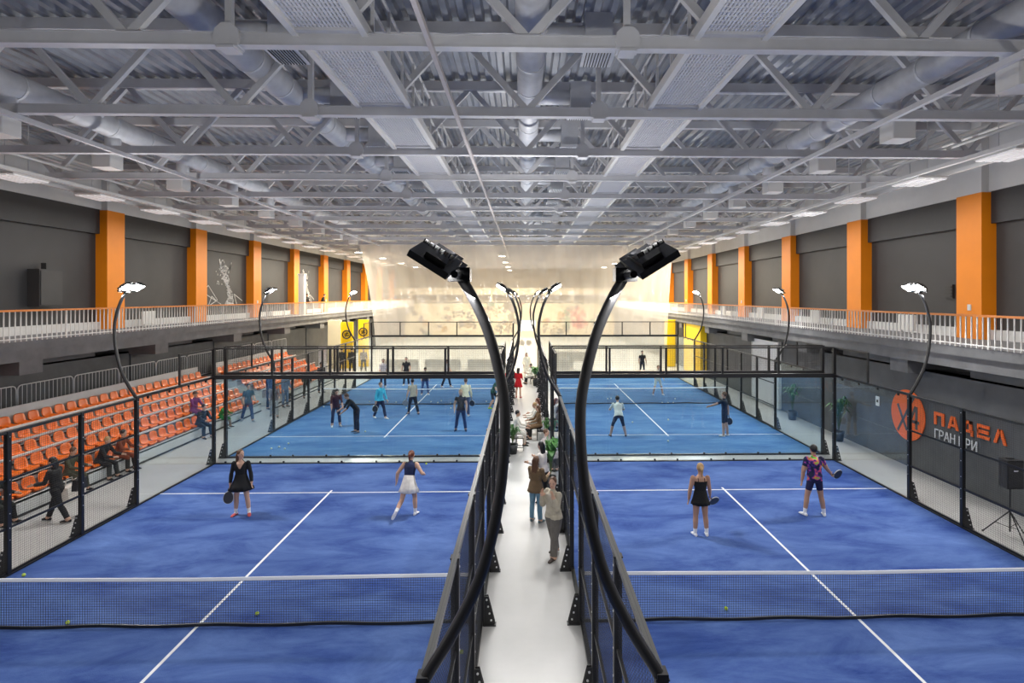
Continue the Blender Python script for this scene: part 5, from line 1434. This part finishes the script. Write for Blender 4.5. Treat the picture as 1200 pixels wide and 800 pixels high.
MB().box(12.4, 13.0, 50.0, 50.3, 0.02, 3.6).build('rear_panel', mat('pale_yellow_panel', srgb(232, 200, 110), 0.5), t)
t = thing('wall_board', 'tall white board on the right wall beside the far court', 'board', (13.0, 31, 0))
MB().box(12.88, 13.0, 29.3, 32.6, 0.05, 3.45).build('panel', M_swhite, t)
MB().box(12.86, 13.02, 29.2, 29.3, 0.05, 3.5).build('frame_edge', M_stand, t); MB().box(12.86, 13.02, 32.6, 32.7, 0.05, 3.5).build('frame_edge', M_stand, t)
# white pillar on left balcony, white post beside the bleachers
t = thing('balcony_pillar', 'slim white pillar standing on the left balcony', 'pillar', (-16.6, 43.4, 4.4))
MB().box(-16.85, -16.45, 43.2, 43.6, 4.4, 7.4).build('shaft', M_rail_w, t); MB().box(-16.9, -16.4, 43.15, 43.65, 7.4, 7.5).build('cap', M_rail_w, t)
t = thing('roll_up_banner', 'white roll-up banner standing by the end of the bleachers', 'banner', (-14.4, 41.5, 0))
MB().box(-14.75, -14.2, 41.48, 41.5, 0.1, 2.3).build('sheet', M_swhite, t); MB().box(-14.8, -14.15, 41.4, 41.6, 0, 0.1).build('base', M_stand, t)

# lounge furniture behind the far courts
M_sofa = mat('grey_sofa_fabric', (0.20, 0.19, 0.17), 0.9, var=0.1, scale=4, bump=0.2, bscale=30)
def sofa(x, y, w, lab):
    t = thing('sofa', lab, 'sofa', (x, y, 0))
    MB().box(x - w / 2, x + w / 2, y, y + 0.8, 0.12, 0.42).build('seat_base', M_sofa, t)
    MB().box(x - w / 2, x + w / 2, y, y + 0.2, 0.42, 0.82).build('backrest', M_sofa, t)
    for s in (-1, 1): MB().box(x + s * (w / 2 - 0.09) - 0.09, x + s * (w / 2 - 0.09) + 0.09, y, y + 0.82, 0.42, 0.62).build('armrest', M_sofa, t)
    n = max(2, int(w / 0.8))
    for k in range(n):
        a = x - w / 2 + 0.2 + (w - 0.4) * k / n
        bevel_box(MB(), a + 0.01, a + (w - 0.4) / n - 0.01, y + 0.2, y + 0.8, 0.42, 0.52, 0.03).build('cushion', M_sofa, t)
    for s in (-1, 1):
        for q in (0.08, 0.72): MB().box(x + s * (w / 2 - 0.1) - 0.03, x + s * (w / 2 - 0.1) + 0.03, y + q - 0.03, y + q + 0.03, 0, 0.12).build('leg', M_black, t)
for i, (x, y, w) in enumerate(((-9.9, 46, 2.6), (-6.6, 46, 2.8), (-3.2, 46, 2.8), (2.6, 46, 2.4), (4.2, 52, 3.0))):
    sofa(x, y, w, 'grey lounge sofa behind the far courts, %s from the left' % ORD[i])
t = thing('topiary_tree', 'slim potted tree with two round crowns at the end of the walkway', 'plant', (0.0, 47, 0))
MB().lathe([(0.18, 0), (0.25, 0.45), (0.22, 0.45)], (0, 47, 0), 14).build('pot', M_pot, t)
MB().tube([(0, 47, 0.4), (0, 47, 1.6), (-0.2, 47, 1.9)], 0.025, 6).build('stem', mat('bark', (0.12, 0.08, 0.05), 0.8), t)
for q in (-0.28, 0.28):
    rnd = random.Random(5 + int(q * 100)); e = MB()
    for k in range(60):
        a, b = rnd.uniform(0, 2 * PI), math.acos(rnd.uniform(-1, 1)); d = Vector((math.sin(b) * math.cos(a), math.sin(b) * math.sin(a), math.cos(b)))
        c = Vector((q, 47, 2.05)) + d * 0.22; s1 = d.orthogonal().normalized(); s2 = d.cross(s1)
        e.quad(c - s1 * .06, c - s2 * .04 + d * .03, c + s1 * .06, c + s2 * .04 + d * .03)
    capsule(e, (q, 47, 2.05), (q, 47, 2.06), 0.2, 0.2)
    e.build('crown', mat('olive_leaf', (0.10, 0.10, 0.05), 0.7), t)
